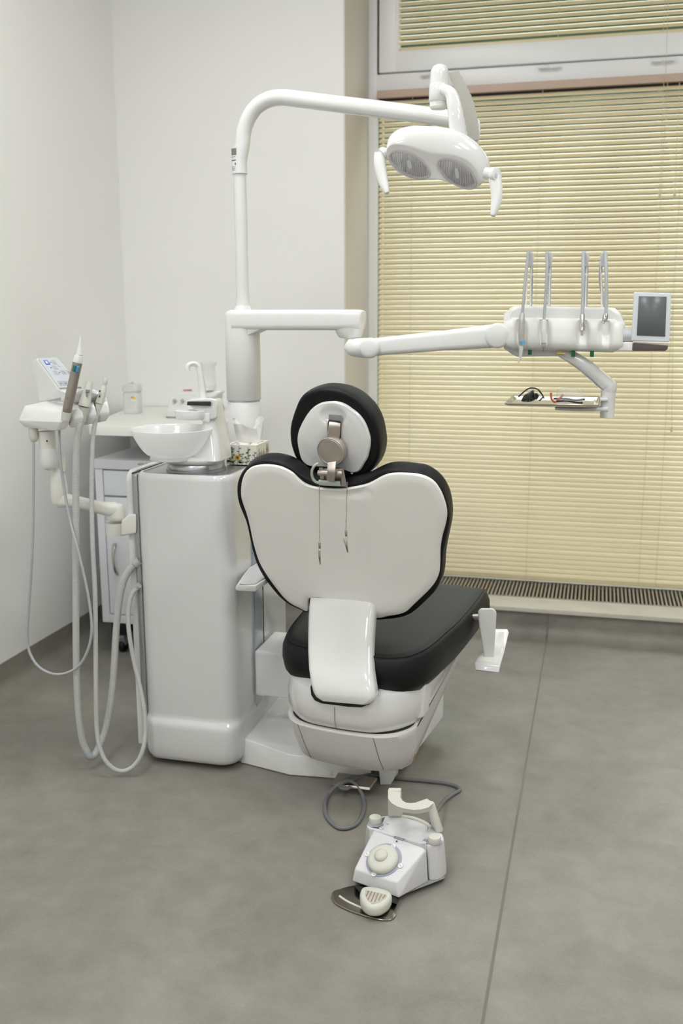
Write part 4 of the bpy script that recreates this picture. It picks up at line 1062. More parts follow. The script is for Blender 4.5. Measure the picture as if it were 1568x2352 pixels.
part('jaw', hull([a + sd * .0028 + Vector((0, -.003, -.004)), a - sd * .0028 + Vector((0, -.003, -.004)), b + sd * .001, b - sd * .001, a.lerp(b, .5) + sd * .003 + Vector((0, -.004, 0)), a.lerp(b, .5) - sd * .003 + Vector((0, -.004, 0))], .0003, 1), CHM, k1)
g, a, b, sd = clip(B1, at(798, 1269, Y=yb_ - .004), 1)
k2 = part('crocodile_clip', g, CHM, bib)
part('jaw', hull([at(787, 1237, Y=yb_ - .004), at(790, 1236, Y=yb_ - .004), at(797, 1268, Y=yb_ - .005), at(799, 1268, Y=yb_ - .001), at(792, 1246, Y=yb_), at(788, 1240, Y=yb_)], .0003, 1), CHM, k2)

# ================================================================== CUSPIDOR (basin) on the cabinet
cz = CZ + .001
cusp = thing('spittoon_basin', 'frosted glass spittoon bowl on a white curved stand with water spout atop the cabinet', 'basin', (-1.09, 2.61, CZ))
part('turntable', lathe([(.084, .0), (.084, .006), (.080, .008), (.080, .020), (.076, .024)], (-1.095, 2.605, cz - .003), seg=48), ALU, cusp, 'silver turntable disc')
# white foot: flat tear-drop from bowl to post
YC = 2.58
fa, fb = at(432, 1043, Y=2.590), at(452, 1071, Y=2.598)
g = G(); rings = []
for t_, rx_, ry_ in ((0, .080, .055), (.04, .090, .066), (.14, .0965, .073), (.30, .0985, .075), (.45, .0955, .072), (.70, .080, .060), (.92, .066, .050), (1.0, .062, .047)):
    c_ = fa.lerp(fb, t_); rings.append([c_ + Vector((math.cos(2 * PI * k_ / 48) * rx_, math.sin(2 * PI * k_ / 48) * ry_, 0)) for k_ in range(48)])
g = loft(rings)
part('stand_foot', g, WHITE, cusp)
rings = []
for y_, xl_, xr_, dep, Yc in ((1052, 430, 519, .12, 2.60), (1030, 452, 518, .115, 2.605), (1010, 466, 515, .11, 2.61), (985, 473, 511, .105, 2.615), (960, 478, 505, .10, 2.62), (935, 481, 500, .10, 2.62), (922, 482, 497, .10, 2.62), (917, 484, 493, .09, 2.62)):
    a_ = at(xl_, y_, Y=Yc); b_ = at(xr_, y_, Y=Yc); w_ = b_.x - a_.x
    rings.append([Vector(((a_.x + b_.x) / 2 + p, Yc + q, (a_.z + b_.z) / 2)) for p, q in rrect(w_, dep, min(.02, w_ * .45), 5)])
part('stand_post', loft(rings), WHITE, cusp, smooth=70)
# head with display, spout and cup tray
part('stand_head', hull([at(x, y, Y=Y) for x, y in ((430, 921), (440, 916), (482, 914), (497, 917), (500, 932), (500, 960), (482, 965), (434, 932)) for Y in (2.565, 2.655)], .007, 4), WHITE, cusp)
part('display', hull([at(x, y, Y=Y) for x, y in ((430, 922), (484, 922), (484, 932.5), (429, 931)) for Y in (2.556, 2.58)], .0015), DISP, cusp, 'glossy black display strip')
tr_c = at(440, 946, Y=2.575)
rings = []
prof = [(.036, -.018), (.041, -.014), (.0425, -.002), (.0425, .006), (.040, .007), (.038, .0), (.033, -.006), (.001, -.008)]
g = lathe(prof, at(438, 948, Y=2.565), (0, 0, 1), 40, sx=1.05, sy=.8)
part('cup_holder', g, WHITE2, cusp)
part('cup_holder_arm', hull([at(x, y, Y=Y) for x, y in ((450, 950), (482, 948), (482, 972), (462, 966)) for Y in (2.56, 2.60)], .004), WHITE2, cusp)
sy = 2.615
part('spout', sweep([at(467, 918, Y=sy), at(463, 885, Y=sy), at(458.5, 855, Y=sy), at(455, 842, Y=sy), at(448, 836, Y=sy - .005), at(438, 836, Y=sy - .012), at(431.5, 841, Y=sy - .018), at(431, 853, Y=sy - .02)], [(.0195, .018, .006), (.018, .017, .006), (.016, .015, .006), (.0145, .0135, .005), (.013, .012, .005), (.013, .012, .005), (.0135, .0125, .005), (.0135, .0125, .005)], (0, 1, 0), 6), WHITE, cusp)
# bowl
bcn = at(397, 1046, Y=2.55)
FROST = mat('frosted_glass', (250, 250, 250), 0.25, var=0.0, coat=0.9)
_n = FROST.node_tree; _m = _n.nodes.new('ShaderNodeMixShader'); _m.inputs[0].default_value = 0.5
_q = _n.nodes.new('ShaderNodeBsdfTranslucent'); _q.inputs[0].default_value = (.97, .97, .97, 1)
_n.links.new(_n.nodes['Principled BSDF'].outputs[0], _m.inputs[1]); _n.links.new(_q.outputs[0], _m.inputs[2]); _n.links.new(_m.outputs[0], _n.nodes['Material Output'].inputs[0])
rb = .1145; hb = at(397, 984, Y=2.55).z - bcn.z
prof = []
for t_ in [i / 12 for i in range(13)]:
    a = R(8 + 82 * t_); prof.append((.058 + (rb - .058) * (t_ ** .62), hb * (t_ ** 1.15)))
inn_ = [(r_ - .0035, h + .003) for r_, h in prof[:-1]]
full = [(.001, 0.0), (.054, 0.0)] + prof + [(rb - .0018, hb + .0012), (rb - .0036, hb)] + inn_[::-1] + [(.05, .003), (.001, .003)]
part('bowl', lathe(full, bcn, (0, 0, 1), 64), FROST, cusp, 'frosted glass bowl', smooth=70)
part('bowl_drain', lathe([(.012, .0035), (.012, .005), (.008, .0055)], bcn, (0, 0, 1), 24), STEEL2, cusp)
part('bowl_ring', lathe([(.062, -.011), (.064, -.009), (.063, -.002), (.056, .001)], bcn, (0, 0, 1), 48), WHITE2, cusp)

# tissue box
PAPB = bpy.data.materials.new('floral_box_card'); PAPB.use_nodes = True
PAPB.node_tree.nodes['Principled BSDF'].inputs['Base Color'].default_value = lin((236, 234, 222)); PAPB.node_tree.nodes['Principled BSDF'].inputs['Roughness'].default_value = .5
tbx = thing('tissue_box', 'cream tissue box printed with wild flowers standing behind the basin on the cabinet', 'tissue box', (-0.99, 2.74, CZ))
tl, tr_ = at(520, 1060, Y=2.70), at(589, 1064, Y=2.70)
bx0, bx1, by0, by1, bz0 = tl.x, tr_.x, 2.70, 2.815, CZ + .001
bz1 = at(555, 1022, Y=2.70).z
part('box', G().box(bx0, by0, bz0, bx1, by1, bz1), PAPB, tbx, smooth=None)
FG = mat('leaf_green_ink', (70, 100, 50), 0.6); FP = mat('violet_ink', (110, 100, 170), 0.6); FY = mat('yellow_ink', (220, 175, 50), 0.6); FR = mat('rust_ink', (160, 90, 70), 0.6); FB = mat('brown_ink', (120, 80, 40), 0.6)
rnd = random.Random(11)
def flat(points, y): return G().add([(x_, y - .0006, z_) for x_, z_ in points] + [(x_, y, z_) for x_, z_ in points], [list(range(len(points)))] + [[i, (i + 1) % len(points), (i + 1) % len(points) + len(points), i + len(points)] for i in range(len(points))])
stems, leaves, viol, yel, rust, brn = G(), G(), G(), G(), G(), G()
Wd, Hh = bx1 - bx0, bz1 - bz0
def disc_(cx_, cz_, r_, n_=12, sq=1.0, pet=0):
    return [(cx_ + math.cos(2 * PI * k_ / n_) * r_ * (1 if not pet or k_ % 2 else .6), cz_ + math.sin(2 * PI * k_ / n_) * r_ * sq * (1 if not pet or k_ % 2 else .6)) for k_ in range(n_)]
for s_x, h_, lean in ((.12, .75, .05), (.25, .9, -.03), (.36, .95, .06), (.52, .6, 0), (.66, .85, .05), (.80, .9, -.05), (.92, .7, .02)):
    x0_ = bx0 + Wd * s_x
    P_ = [Vector((x0_ + lean * .05 * math.sin(t_ * 3) + lean * Wd * t_, by0 - .0005, bz0 + Hh * h_ * t_)) for t_ in [i / 6 for i in range(7)]]
    stems.merge(tube(P_, .0006, 5, raw=True))
    for k_ in range(1, 6):
        c_ = P_[k_]; sd_ = 1 if k_ % 2 else -1; L_ = .007
        leaves.merge(flat([(c_.x, c_.z), (c_.x + sd_ * L_ * .5, c_.z + .004), (c_.x + sd_ * L_, c_.z + .003), (c_.x + sd_ * L_ * .6, c_.z + .0005)], by0))
viol.merge(flat(disc_(bx0 + Wd * .1, bz0 + Hh * .78, .010, 10, .9), by0)); viol.merge(flat(disc_(bx0 + Wd * .06, bz0 + Hh * .62, .006, 8), by0))
yel.merge(flat(disc_(bx0 + Wd * .37, bz0 + Hh * .36, .0105, 24, 1, 1), by0)); brn.merge(flat(disc_(bx0 + Wd * .37, bz0 + Hh * .36, .004, 10), by0 - .0004))
yel.merge(flat(disc_(bx0 + Wd * .17, bz0 + Hh * .52, .004, 12, 1, 1), by0)); rust.merge(flat(disc_(bx0 + Wd * .64, bz0 + Hh * .38, .003, 8), by0))
for k_ in range(9):
    leaves.merge(flat(disc_(bx0 + Wd * rnd.uniform(.03, .97), bz0 + Hh * rnd.uniform(.05, .18), rnd.uniform(.003, .006), 5, .6), by0))
# right side of the box: leaves and stems
def sideflat(points, x_): return G().add([(x_, y_, z_) for y_, z_ in points] + [(x_ + .0006, y_, z_) for y_, z_ in points], [list(range(len(points), 2 * len(points)))] + [[i, (i + 1) % len(points), (i + 1) % len(points) + len(points), i + len(points)] for i in range(len(points))])
for k_ in range(12):
    y_ = by0 + (by1 - by0) * (k_ + .5) / 12; h_ = rnd.uniform(.3, .9) * Hh; gg = (leaves, rust, stems, viol, leaves, yel)[k_ % 6]
    gg.merge(sideflat([(y_ - .002, bz0 + h_ * .3), (y_ + .003, bz0 + h_ * .6), (y_ + .001, bz0 + h_), (y_ - .003, bz0 + h_ * .65)], bx1))
for k_ in range(10):
    cx_, cy_ = bx0 + Wd * rnd.uniform(.1, .9), by0 + (by1 - by0) * rnd.uniform(.08, .92)
    (viol if k_ % 3 else rust).merge(lathe([(.006, 0), (.006, .0005)], (cx_, cy_, bz1 - .0001), (0, 0, 1), 7, sx=rnd.uniform(.5, 1.2)))
part('stem_print', stems, FG, tbx, smooth=None); part('leaf_print', leaves, FG, tbx, 'printed green leaves', smooth=None); part('violet_flower_print', viol, FP, tbx, 'printed violet flowers', smooth=None)
part('yellow_flower_print', yel, FY, tbx, 'printed yellow flowers', smooth=None); part('rust_flower_print', rust, FR, tbx, smooth=None); part('flower_centre_print', brn, FB, tbx, smooth=None)
TIS = mat('tissue_paper', (238, 238, 236), 0.8, var=0.01)
rings = []
base_c = Vector(((bx0 + bx1) / 2 + .003, 2.76, bz1)); n_ = 44
tt = [(0.0, .030, .006), (.010, .036, .010), (.025, .040, .014), (.042, .043, .018), (.056, .044, .020)]
for h_, rx, ry in tt:
    ring = []
    for k_ in range(n_):
        a = 2 * PI * k_ / n_; f = 1 + .16 * (h_ / .05) * math.sin(5 * a + 20 * h_) + .08 * math.sin(9 * a + 40 * h_) * (h_ / .05)
        zz_ = h_ * (1 + .25 * math.sin(2 * a + 1.1) + .18 * math.sin(3 * a)) if h_ > .04 else h_
        ring.append(base_c + Vector((math.cos(a) * rx * f - .1 * h_, math.sin(a) * ry * f * (1 + .5 * math.sin(3 * a)), zz_)))
    rings.append(ring)
part('tissue', loft(rings, False, False), TIS, tbx, 'white tissue sheet sticking out', smooth=80)

# ================================================================== ASSISTANT ELEMENT (left)
YA = 2.36
def Ap(px, py, y): return at(px, py, Y=y)
an = thing('assistant_holder', 'white assistant holder with sloping keypad on a jointed arm at far left', 'instrument holder', Ap(265, 1195, 2.58))
part('cabinet_bracket', hull([Ap(x, y, d) for x, y in ((279, 1196), (298, 1181), (313, 1180), (313, 1225), (299, 1226), (279, 1231)) for d in (2.503, 2.59)], .006), CREAM, an)
part('hub', lathe([(.0275, -.020), (.0275, .0165)], Ap(265, 1213, 2.57), (0, 0, 1), 32), CREAM, an)
part('hub_cap', lathe([(.0245, .0), (.0275, .003), (.0278, .012), (.0265, .034), (.022, .044), (.012, .048)], Ap(266, 1194, 2.57), (0, 0, 1), 32), CREAM, an)
part('lower_arm', sweep([Ap(266, 1170, 2.57), Ap(240, 1168, 2.55), Ap(195, 1157, 2.50), Ap(155, 1149, 2.46), Ap(137, 1146, 2.45)], [(.052, .040, .014), (.050, .036, .014), (.048, .032, .013), (.046, .036, .014), (.044, .05, .016)], (0, 0, 1), 6), CREAM, an)
part('upright', lathe([(.020, -.035), (.0225, -.028), (.0235, .0), (.0225, .018), (.021, .026), (.021, .028), (.0205, .040), (.016, .058), (.012, .066)], Ap(136, 1127, 2.45), (0, 0, 1), 28), CREAM, an)
part('upper_link', hull([Ap(x, y, d) for x, y in ((137, 1040), (150, 1040), (153, 1060), (150, 1085), (132, 1085)) for d in (2.44, 2.47)], .004), CREAM, an)
part('ball_joint', lathe([(.001, -.030), (.014, -.027), (.022, -.018), (.0235, -.004), (.0235, .012), (.0225, .020), (.0215, .032)], Ap(112, 1056, 2.42), (0, 0, 1), 28), WHITE, an)
part('neck', lathe([(.021, .0), (.0225, .012), (.0225, .050)], Ap(110, 1032, 2.42), (0, 0, 1), 28), CREAM, an)
part('neck_screw', lathe([(.0025, 0), (.0025, .001)], Ap(108, 1013, 2.396), (0, -1, 0), 12), DARK, an)
y0 = YA
part('holder_body', hull([Ap(x, y, y0 + d) for x, y, d in ((42, 965, .02), (57, 932, .045), (58, 930, .10), (88, 925, .11), (150, 912, .11), (138, 944, 0), (157, 942, .005), (160, 967, -.002), (138, 970, -.012), (153, 982, .004), (130, 990, 0), (122, 983, 0), (57, 981, .03), (45, 969, .02), (60, 980, .10), (150, 985, .08))], .0025, 3), WHITE, an)
for fx, fy, fd in ((0, 0, .022), (30, -6, .05), (60, -12, .075)):
    part('holder_finger', hull([Ap(x + fx, y + fy, y0 + fd + d) for x, y, d in ((164, 938, 0.004), (185, 934, 0.006), (187, 940, .0), (192, 958, -.002), (191, 966, 0), (183, 979, .006), (163, 983, .008), (160, 978, .004), (167, 962, -.006), (167, 941, -.002), (160, 925, .05), (185, 925, .05), (160, 975, .05), (185, 975, .05), (145, 930, .09), (172, 920, .09), (150, 970, .09))], .0025, 3), WHITE, an)
part('rear_bridge', hull([Ap(x, y, y0 + d) for x, y, d in ((88, 925, .09), (150, 908, .075), (215, 893, .09), (240, 905, .10), (236, 930, .11), (100, 970, .12), (230, 955, .12), (150, 930, .05), (190, 925, .085))], .003, 3), WHITE, an)
# keypad wedge
TL, TR, BL, BR = Ap(83, 823, 2.47), Ap(131, 820.5, 2.485), Ap(135, 896, 2.395), Ap(192, 893, 2.412)
part('keypad_housing', hull([TL, TR, BL, BR, Ap(66, 834, 2.51), Ap(91, 925, 2.46), Ap(150, 910, 2.40), Ap(192, 905, 2.43), Ap(110, 925, 2.50), Ap(200, 915, 2.48), Ap(118, 832, 2.52)], .003, 3), WHITE, an)
part('keypad_apron', hull([BL, BR, Ap(160, 908, 2.392), Ap(228, 905, 2.435), Ap(190, 925, 2.42), Ap(232, 918, 2.47), Ap(140, 925, 2.42), Ap(205, 900, 2.47)], .003, 3), WHITE, an)
KX = (TR - TL + BR - BL).normalized(); KZ = (TL - BL + TR - BR); KP = Plane((TL + TR + BL + BR) / 4, KX, KZ)
def kp(a, b, d=0.0):
    """a along the width 0..1, b down the slope 0..1"""
    p = TL.lerp(TR, a).lerp(BL.lerp(BR, a), b); return p + KP.n * d
def kq(a0, b0, a1, b1, d0, d1): return hull([kp(a, b, d) for a, b in ((a0, b0), (a1, b0), (a1, b1), (a0, b1)) for d in (d0, d1)], 0)
kf = part('keypad', kq(.07, .04, .95, .97, .0, .0045), mat('keypad_film', (186, 191, 196), 0.35), an, 'pale grey keypad film', smooth=None)
KB = mat('keypad_field', (168, 169, 168), 0.45); KI = mat('blue_ink', (96, 112, 190), 0.5); KL = mat('blue_logo', (40, 84, 180), 0.4)
kk = part('logo', kq(.22, .12, .42, .26, .0045, .0051), KL, kf, 'blue square logo', smooth=None)
g = G(); 
g.merge(kq(.26, .145, .31, .175, .0051, .0055)); g.merge(kq(.33, .145, .38, .175, .0051, .0055)); g.merge(kq(.275, .165, .365, .215, .0051, .0055)); g.merge(kq(.26, .20, .31, .225, .0051, .0055)); g.merge(kq(.33, .20, .38, .225, .0051, .0055))
part('logo_mark', g, WHITE, kk, 'white logo emblem', smooth=None)
for a0, b0 in ((.55, .13), (.42, .29), (.29, .45), (.62, .45), (.86, .45), (.16, .78), (.36, .78), (.56, .78), (.76, .78)):
    part('key', kq(a0, b0, a0 + .19, b0 + .13, .0045, .0049), KB, kf, 'grey key field', smooth=None)
g = G()
for a0, b0 in ((.46, .17), (.47, .19), (.30, .36), (.33, .34), (.69, .30), (.72, .33), (.50, .52), (.53, .50), (.68, .49), (.72, .53), (.92, .50), (.93, .54)):
    g.merge(kq(a0, b0, a0 + .05, b0 + .012, .0049, .0053))
for a0, b0 in ((.22, .82), (.42, .82), (.62, .82), (.82, .82), (.93, .52)):
    c_ = kp(a0 + .03, b0 + .03, .0051); g.merge(lathe([(.0022, 0), (.0022, .0004), (.0015, .0004), (.0015, 0)], c_, KP.n, 14, False, False))
part('key_symbol', g, KI, kf, 'blue key symbols', smooth=None)

# ---- instruments in the holder
def seg(p, q, rs, s=24):
    p, q = Vector(p), Vector(q); n_ = len(rs); return lathe([(r_, (q - p).length * t_) for t_, r_ in rs], p, (q - p), s)
scn = thing('air_water_syringe', 'grey barrelled handpiece with green and blue buttons standing in the assistant holder', 'dental handpiece', Ap(152, 950, YA))
p, q = Ap(153, 946, YA - .004), Ap(178, 833, YA + .012)
part('holder_collar', seg(Ap(150, 965, YA - .004), p, [(0, .011), (1, .013)]), PUTTY, scn)
GRP = mat('taupe_metal_grip', (150, 142, 133), 0.3, metal=0.55)
ba = part('barrel', seg(p, q, [(0, .0098), (.02, .0118), (.1, .0125), (.5, .0128), (1, .0125)]), GRP, scn, 'taupe metallic barrel')
part('neck', seg(q, Ap(182, 815, YA + .012), [(0, .0122), (.6, .0122), (1, .0092)]), WHITE2, scn)
part('nozzle', seg(Ap(182, 815, YA + .012), Ap(185.5, 773, YA + .012), [(0, .0090), (.02, .0090), (.3, .0062), (.6, .0038), (.9, .0022), (1, .0016)]), WHITE2, scn)
ax_ = (q - p).normalized(); bcn_ = Ap(174.5, 847, YA - .002)
sd_ = Vector((1, .1, 0)); sd_ = (sd_ - ax_ * sd_.dot(ax_)).normalized(); fr_ = ax_.cross(sd_); fr_ = fr_ if fr_.y < 0 else -fr_
def bt(s0, s1): return hull([bcn_ + sd_ * s + ax_ * t_ + fr_ * d for s in (s0, s1) for t_ in (-.0085, .0085) for d in (-.004, .0035 - abs(s) * .15)], .0022, 3)
part('green_button', bt(-.0090, -.0004), mat('teal_green_button', (38, 104, 98), 0.3), ba, 'teal green button')
part('blue_button', bt(.0002, .0085), mat('sky_blue_button', (62, 130, 170), 0.3), ba, 'blue button')
part('number', writing('19', .007, Ap(154.5, 916, YA - .0165), ax_, -sd_), INK, ba, 'dark number')
ss = thing('suction_handpiece', 'larger cream suction handpiece with grey slider and thick ribbed hose', 'suction handpiece', Ap(195, 955, YA + .03))
p, q = Ap(193.5, 934, YA + .035), Ap(205.5, 876, YA + .05)
part('handle_base', seg(Ap(188, 968, YA + .035), p, [(0, .0095), (.6, .0125), (1, .0150)]), PUTTY, ss)
bd = part('body', seg(p, q, [(0, .0155), (.08, .0165), (.2, .0150), (.95, .0098), (1, .0092), (1.0, .0080), (.9, .0078), (.5, .006)]), PUTTY, ss)
part('slider', hull([Ap(x, y, YA + d) for x, y in ((197, 894), (207, 895), (206, 901), (196, 901)) for d in (.026, .038)], .0015), GREYP, bd, 'grey slider')
part('slider_slot', hull([Ap(x, y, YA + d) for x, y in ((198.5, 901), (202.5, 901), (201, 913), (196.5, 913)) for d in (.029, .038)], .0005, 1), GREYP, bd)
s2 = thing('suction_handpiece', 'smaller cream suction handpiece with stepped tip and thin ribbed hose', 'suction handpiece', Ap(230, 945, YA + .06))
p, q = Ap(228.5, 927, YA + .075), Ap(239.5, 887, YA + .085)
part('handle_base', seg(Ap(225, 955, YA + .075), p, [(0, .0075), (.6, .0095), (1, .0105)]), PUTTY, s2)
bd = part('body', seg(p, q, [(0, .0108), (.1, .0115), (.95, .0078), (1, .0070)]), PUTTY, s2)
part('tip', seg(q, Ap(243.5, 868, YA + .088), [(0, .0050), (.15, .0052), (.45, .0066), (.9, .0052), (1, .0042)]), PUTTY, bd)
part('slider', hull([Ap(x, y, YA + d) for x, y in ((225.5, 901), (231, 900), (231, 908), (226, 909)) for d in (.062, .072)], .0015), LGREY, bd, 'light grey slider')
part('slider_slot', hull([Ap(x, y, YA + d) for x, y in ((228, 896), (230.5, 896), (229, 913), (226.5, 913)) for d in (.067, .073)], .0004, 1), DARK, bd)
# hoses
yh = YA + .03
part('ribbed_hose', tube([Ap(189, 962, yh + .005), Ap(184, 975, yh), Ap(179, 1000, yh), Ap(175, 1060, yh), Ap(174, 1180, yh), Ap(174.5, 1350, yh), Ap(175, 1500, yh), Ap(178, 1600, yh), Ap(184, 1670, yh), Ap(192, 1710, yh + .005), Ap(201, 1728, yh + .01)], .0098, 16, ridge=(.0034, .0012), per=10), HOSEG, ss, 'thick grey ribbed hose', smooth=80)
part('hose_elbow', tube([Ap(200, 1726, yh + .01), Ap(206, 1736, yh + .012), Ap(214, 1736, yh + .02), Ap(222, 1727, yh + .03), Ap(229, 1712, yh + .04)], .0108, 18, per=8), CABLEG, ss, 'smooth grey hose elbow')
part('ribbed_hose', tube([Ap(228, 1713, yh + .04), Ap(238, 1690, yh + .055), Ap(248, 1650, yh + .07), Ap(256, 1600, yh + .08), Ap(262, 1530, yh + .09), Ap(266, 1460, yh + .10), Ap(270, 1410, yh + .105), Ap(277, 1360, yh + .108), Ap(288, 1325, yh + .112), Ap(302, 1303, yh + .115), Ap(317, 1290, yh + .120)], .0102, 16, ridge=(.0034, .0012), per=10), HOSEG, ss, 'thick grey ribbed hose', smooth=80)
part('ribbed_hose', tube([Ap(225, 950, yh + .045), Ap(219, 968, yh + .035), Ap(214, 1000, yh + .03), Ap(211, 1060, yh + .02), Ap(210.5, 1150, yh + .01), Ap(213, 1260, yh), Ap(218, 1360, yh), Ap(219.5, 1480, yh), Ap(220.5, 1600, yh - .01), Ap(223, 1680, yh - .015), Ap(230, 1720, yh - .02), Ap(245, 1751, yh - .02), Ap(268, 1769, yh - .01), Ap(292, 1769, yh), Ap(315, 1750, yh + .01), Ap(328, 1722, yh + .02), Ap(333.5, 1685, yh + .04), Ap(331, 1630, yh + .055), Ap(322, 1580, yh + .07), Ap(308, 1520, yh + .085), Ap(298, 1465, yh + .09), Ap(294, 1420, yh + .095), Ap(297, 1385, yh + .10), Ap(306, 1360, yh + .105), Ap(318, 1348, yh + .110)], .0067, 14, ridge=(.0030, .0009), per=10), HOSEG, s2, 'thin grey ribbed hose', smooth=80)
part('hose_socket', tube([Ap(309, 1296, yh + .115), Ap(320, 1288, yh + .120)], .0125, 18, raw=True), CABLEG, ss)
part('hose_socket', tube([Ap(310, 1353, yh + .112), Ap(320, 1344, yh + .110)], .0088, 18, raw=True), CABLEG, s2)
part('smooth_cable', tube([Ap(77, 1002, yh + .008), Ap(77, 1022, yh + .005), Ap(77, 1060, yh), Ap(76.5, 1150, yh), Ap(75, 1240, yh), Ap(70, 1340, yh), Ap(65, 1410, yh), Ap(62.5, 1460, yh), Ap(67, 1495, yh), Ap(83, 1525, yh - .005), Ap(105, 1542, yh - .01), Ap(132, 1549, yh - .015), Ap(160, 1543, yh - .02), Ap(183, 1527, yh - .02), Ap(201, 1495, yh - .02), Ap(210, 1455, yh - .02), Ap(208, 1405, yh - .02), Ap(197, 1340, yh - .02), Ap(178, 1260, yh - .02), Ap(162, 1200, yh - .01), Ap(147, 1120, yh), Ap(138, 1050, yh), Ap(136, 985, yh)], .0038, 12, per=10), CABLEG, scn, 'smooth grey cable')
part('cable_plug', lathe([(.0125, 0), (.0130, -.015), (.0125, -.028), (.009, -.038), (.0055, -.040)], Ap(76, 981, yh + .01), (0, 0, 1), 22), PUTTY, scn)

# ================================================================== FOOT CONTROL
fc = thing('foot_control', 'white foot control with round central button, grey carrying handle and steel pedal on the floor', 'foot control', at(900, 2000, Z=0))
F = lambda px, py, z: at(px, py, Z=z)
def F2(x, y, z): return F(720 + x / 4.356, 1700 + y / 4.356, z)
FW_ = mat('foot_control_white', (214, 213, 215), 0.35, var=0.01)
wedge_top = [(604, 900, .098), (1128, 1085, .098), (832, 1425, .048)]
a_, b_, c_ = F2(*wedge_top[0]), F2(*wedge_top[1]), F2(*wedge_top[2])
wn = (b_ - a_).cross(c_ - a_).normalized(); wn = wn if wn.z > 0 else -wn
def W2(x, y, d=0.0): return onp(720 + x / 4.356, 1700 + y / 4.356, a_, wn) + wn * d
wedge_bot = [(385, 1412, .016), (850, 1582, .016), (1150, 1412, .012), (520, 1060, .012)]
part('body', hull([F2(*q) for q in wedge_top + wedge_bot] + [W2(410, 1290)], .004, 4), FW_, fc)
rear = [(560, 815, .1), (530, 850, .1), (620, 770, .1), (740, 752, .1), (900, 770, .1), (1040, 805, .1), (1170, 865, .1), (1250, 920, .1), (1290, 935, .1), (1305, 990, .1), (1240, 1045, .1), (1130, 1050, .1), (1000, 985, .1), (850, 920, .1), (600, 890, .1), (540, 875, .1)]
def drop(x, y, z=.1, zb=.012):
    p = F2(x, y, z); return Vector((p.x, p.y, zb))
T_ = [F2(*q) for q in rear]
g = hull([F2(x, y, .1) for x, y in ((560, 815), (530, 850), (620, 770), (740, 752), (540, 875), (600, 890), (680, 900))] + [F2(505, 1040, .012), F2(540, 1062, .012), drop(680, 900), drop(740, 752)], .005, 4)
g.merge(hull([F2(x, y, .1) for x, y in ((570, 800), (740, 752), (900, 770), (1040, 805), (1170, 865), (1130, 1045), (1000, 985), (850, 920), (600, 890), (555, 875))] + [drop(x, y) for x, y in ((570, 800), (740, 752), (900, 770), (1040, 805), (1170, 865), (1130, 1045), (1000, 985), (850, 920), (600, 890), (555, 875))], .004, 3))
g.merge(hull([F2(x, y, .1) for x, y in ((1100, 830), (1170, 865), (1250, 920), (1290, 935), (1305, 990), (1240, 1045), (1130, 1050))] + [F2(x, y, .012) for x, y in ((1150, 1410), (1220, 1415), (1290, 1390), (1330, 1340), (1325, 1240), (1150, 1250))], .006, 4))
part('rear_body', g, FW_, fc)
part('base_pad', hull([F2(x, y, z) for x, y in ((1170, 1400), (1240, 1410), (1310, 1385), (1325, 1300), (540, 1060), (860, 1560), (420, 1420)) for z in (.001, .0135)], .003), mat('foot_base_grey', (140, 142, 142), 0.5), fc, 'grey rubber base')
FG2 = mat('foot_grey_patch', (158, 162, 176), 0.4)
def pad_ring(c2, z, r_, h, m_, nm, n_=None, ax=(0, 0, 1), lab=None, parent=fc):
    return part(nm, lathe([(r_, 0), (r_, h)], F2(c2[0], c2[1], z), ax, 32), m_, parent, lab)
pr_ = part('button_patch', hull([F2(x, y, z) for x, y in ((545, 815), (540, 850), (575, 870), (650, 868), (700, 850), (690, 820), (600, 790)) for z in (.0995, .1012)], .0005, 1), FG2, fc, 'grey patch')
part('button_patch', hull([F2(x, y, z) for x, y in ((1090, 1005), (1110, 985), (1200, 950), (1290, 1010), (1280, 1040), (1200, 1052), (1120, 1030)) for z in (.0995, .1012)], .0005, 1), FG2, fc, 'grey patch')
for c2 in ((617, 820), (1208, 1018)):
    part('foot_button', lathe([(.0145, 0), (.0150, .002), (.0150, .011), (.0138, .0138), (.008, .0148)], F2(c2[0], c2[1], .1012), (0, 0, 1), 32), PUTTY, fc, 'grey round button')
dcx = W2(703, 1200)
e1 = (W2(905, 992) - W2(812, 962)).normalized(); e2 = wn.cross(e1)
part('dial_ring', lathe([(.0425, -.001), (.0425, .0012)], dcx, wn, 56), FG2, fc, 'grey blue ring')
part('round_button', lathe([(.0345, 0), (.0362, .003), (.0360, .009), (.0330, .0135), (.026, .0160), (.017, .0165)], W2(700, 1205), wn, 56), PUTTY, fc, 'large grey round button')
part('button_dome', lathe([(.0150, .0), (.0155, .003), (.0140, .0065), (.009, .0088), (.003, .0095)], W2(695, 1195, .0155), wn, 32), PUTTY, fc, 'small grey dome')
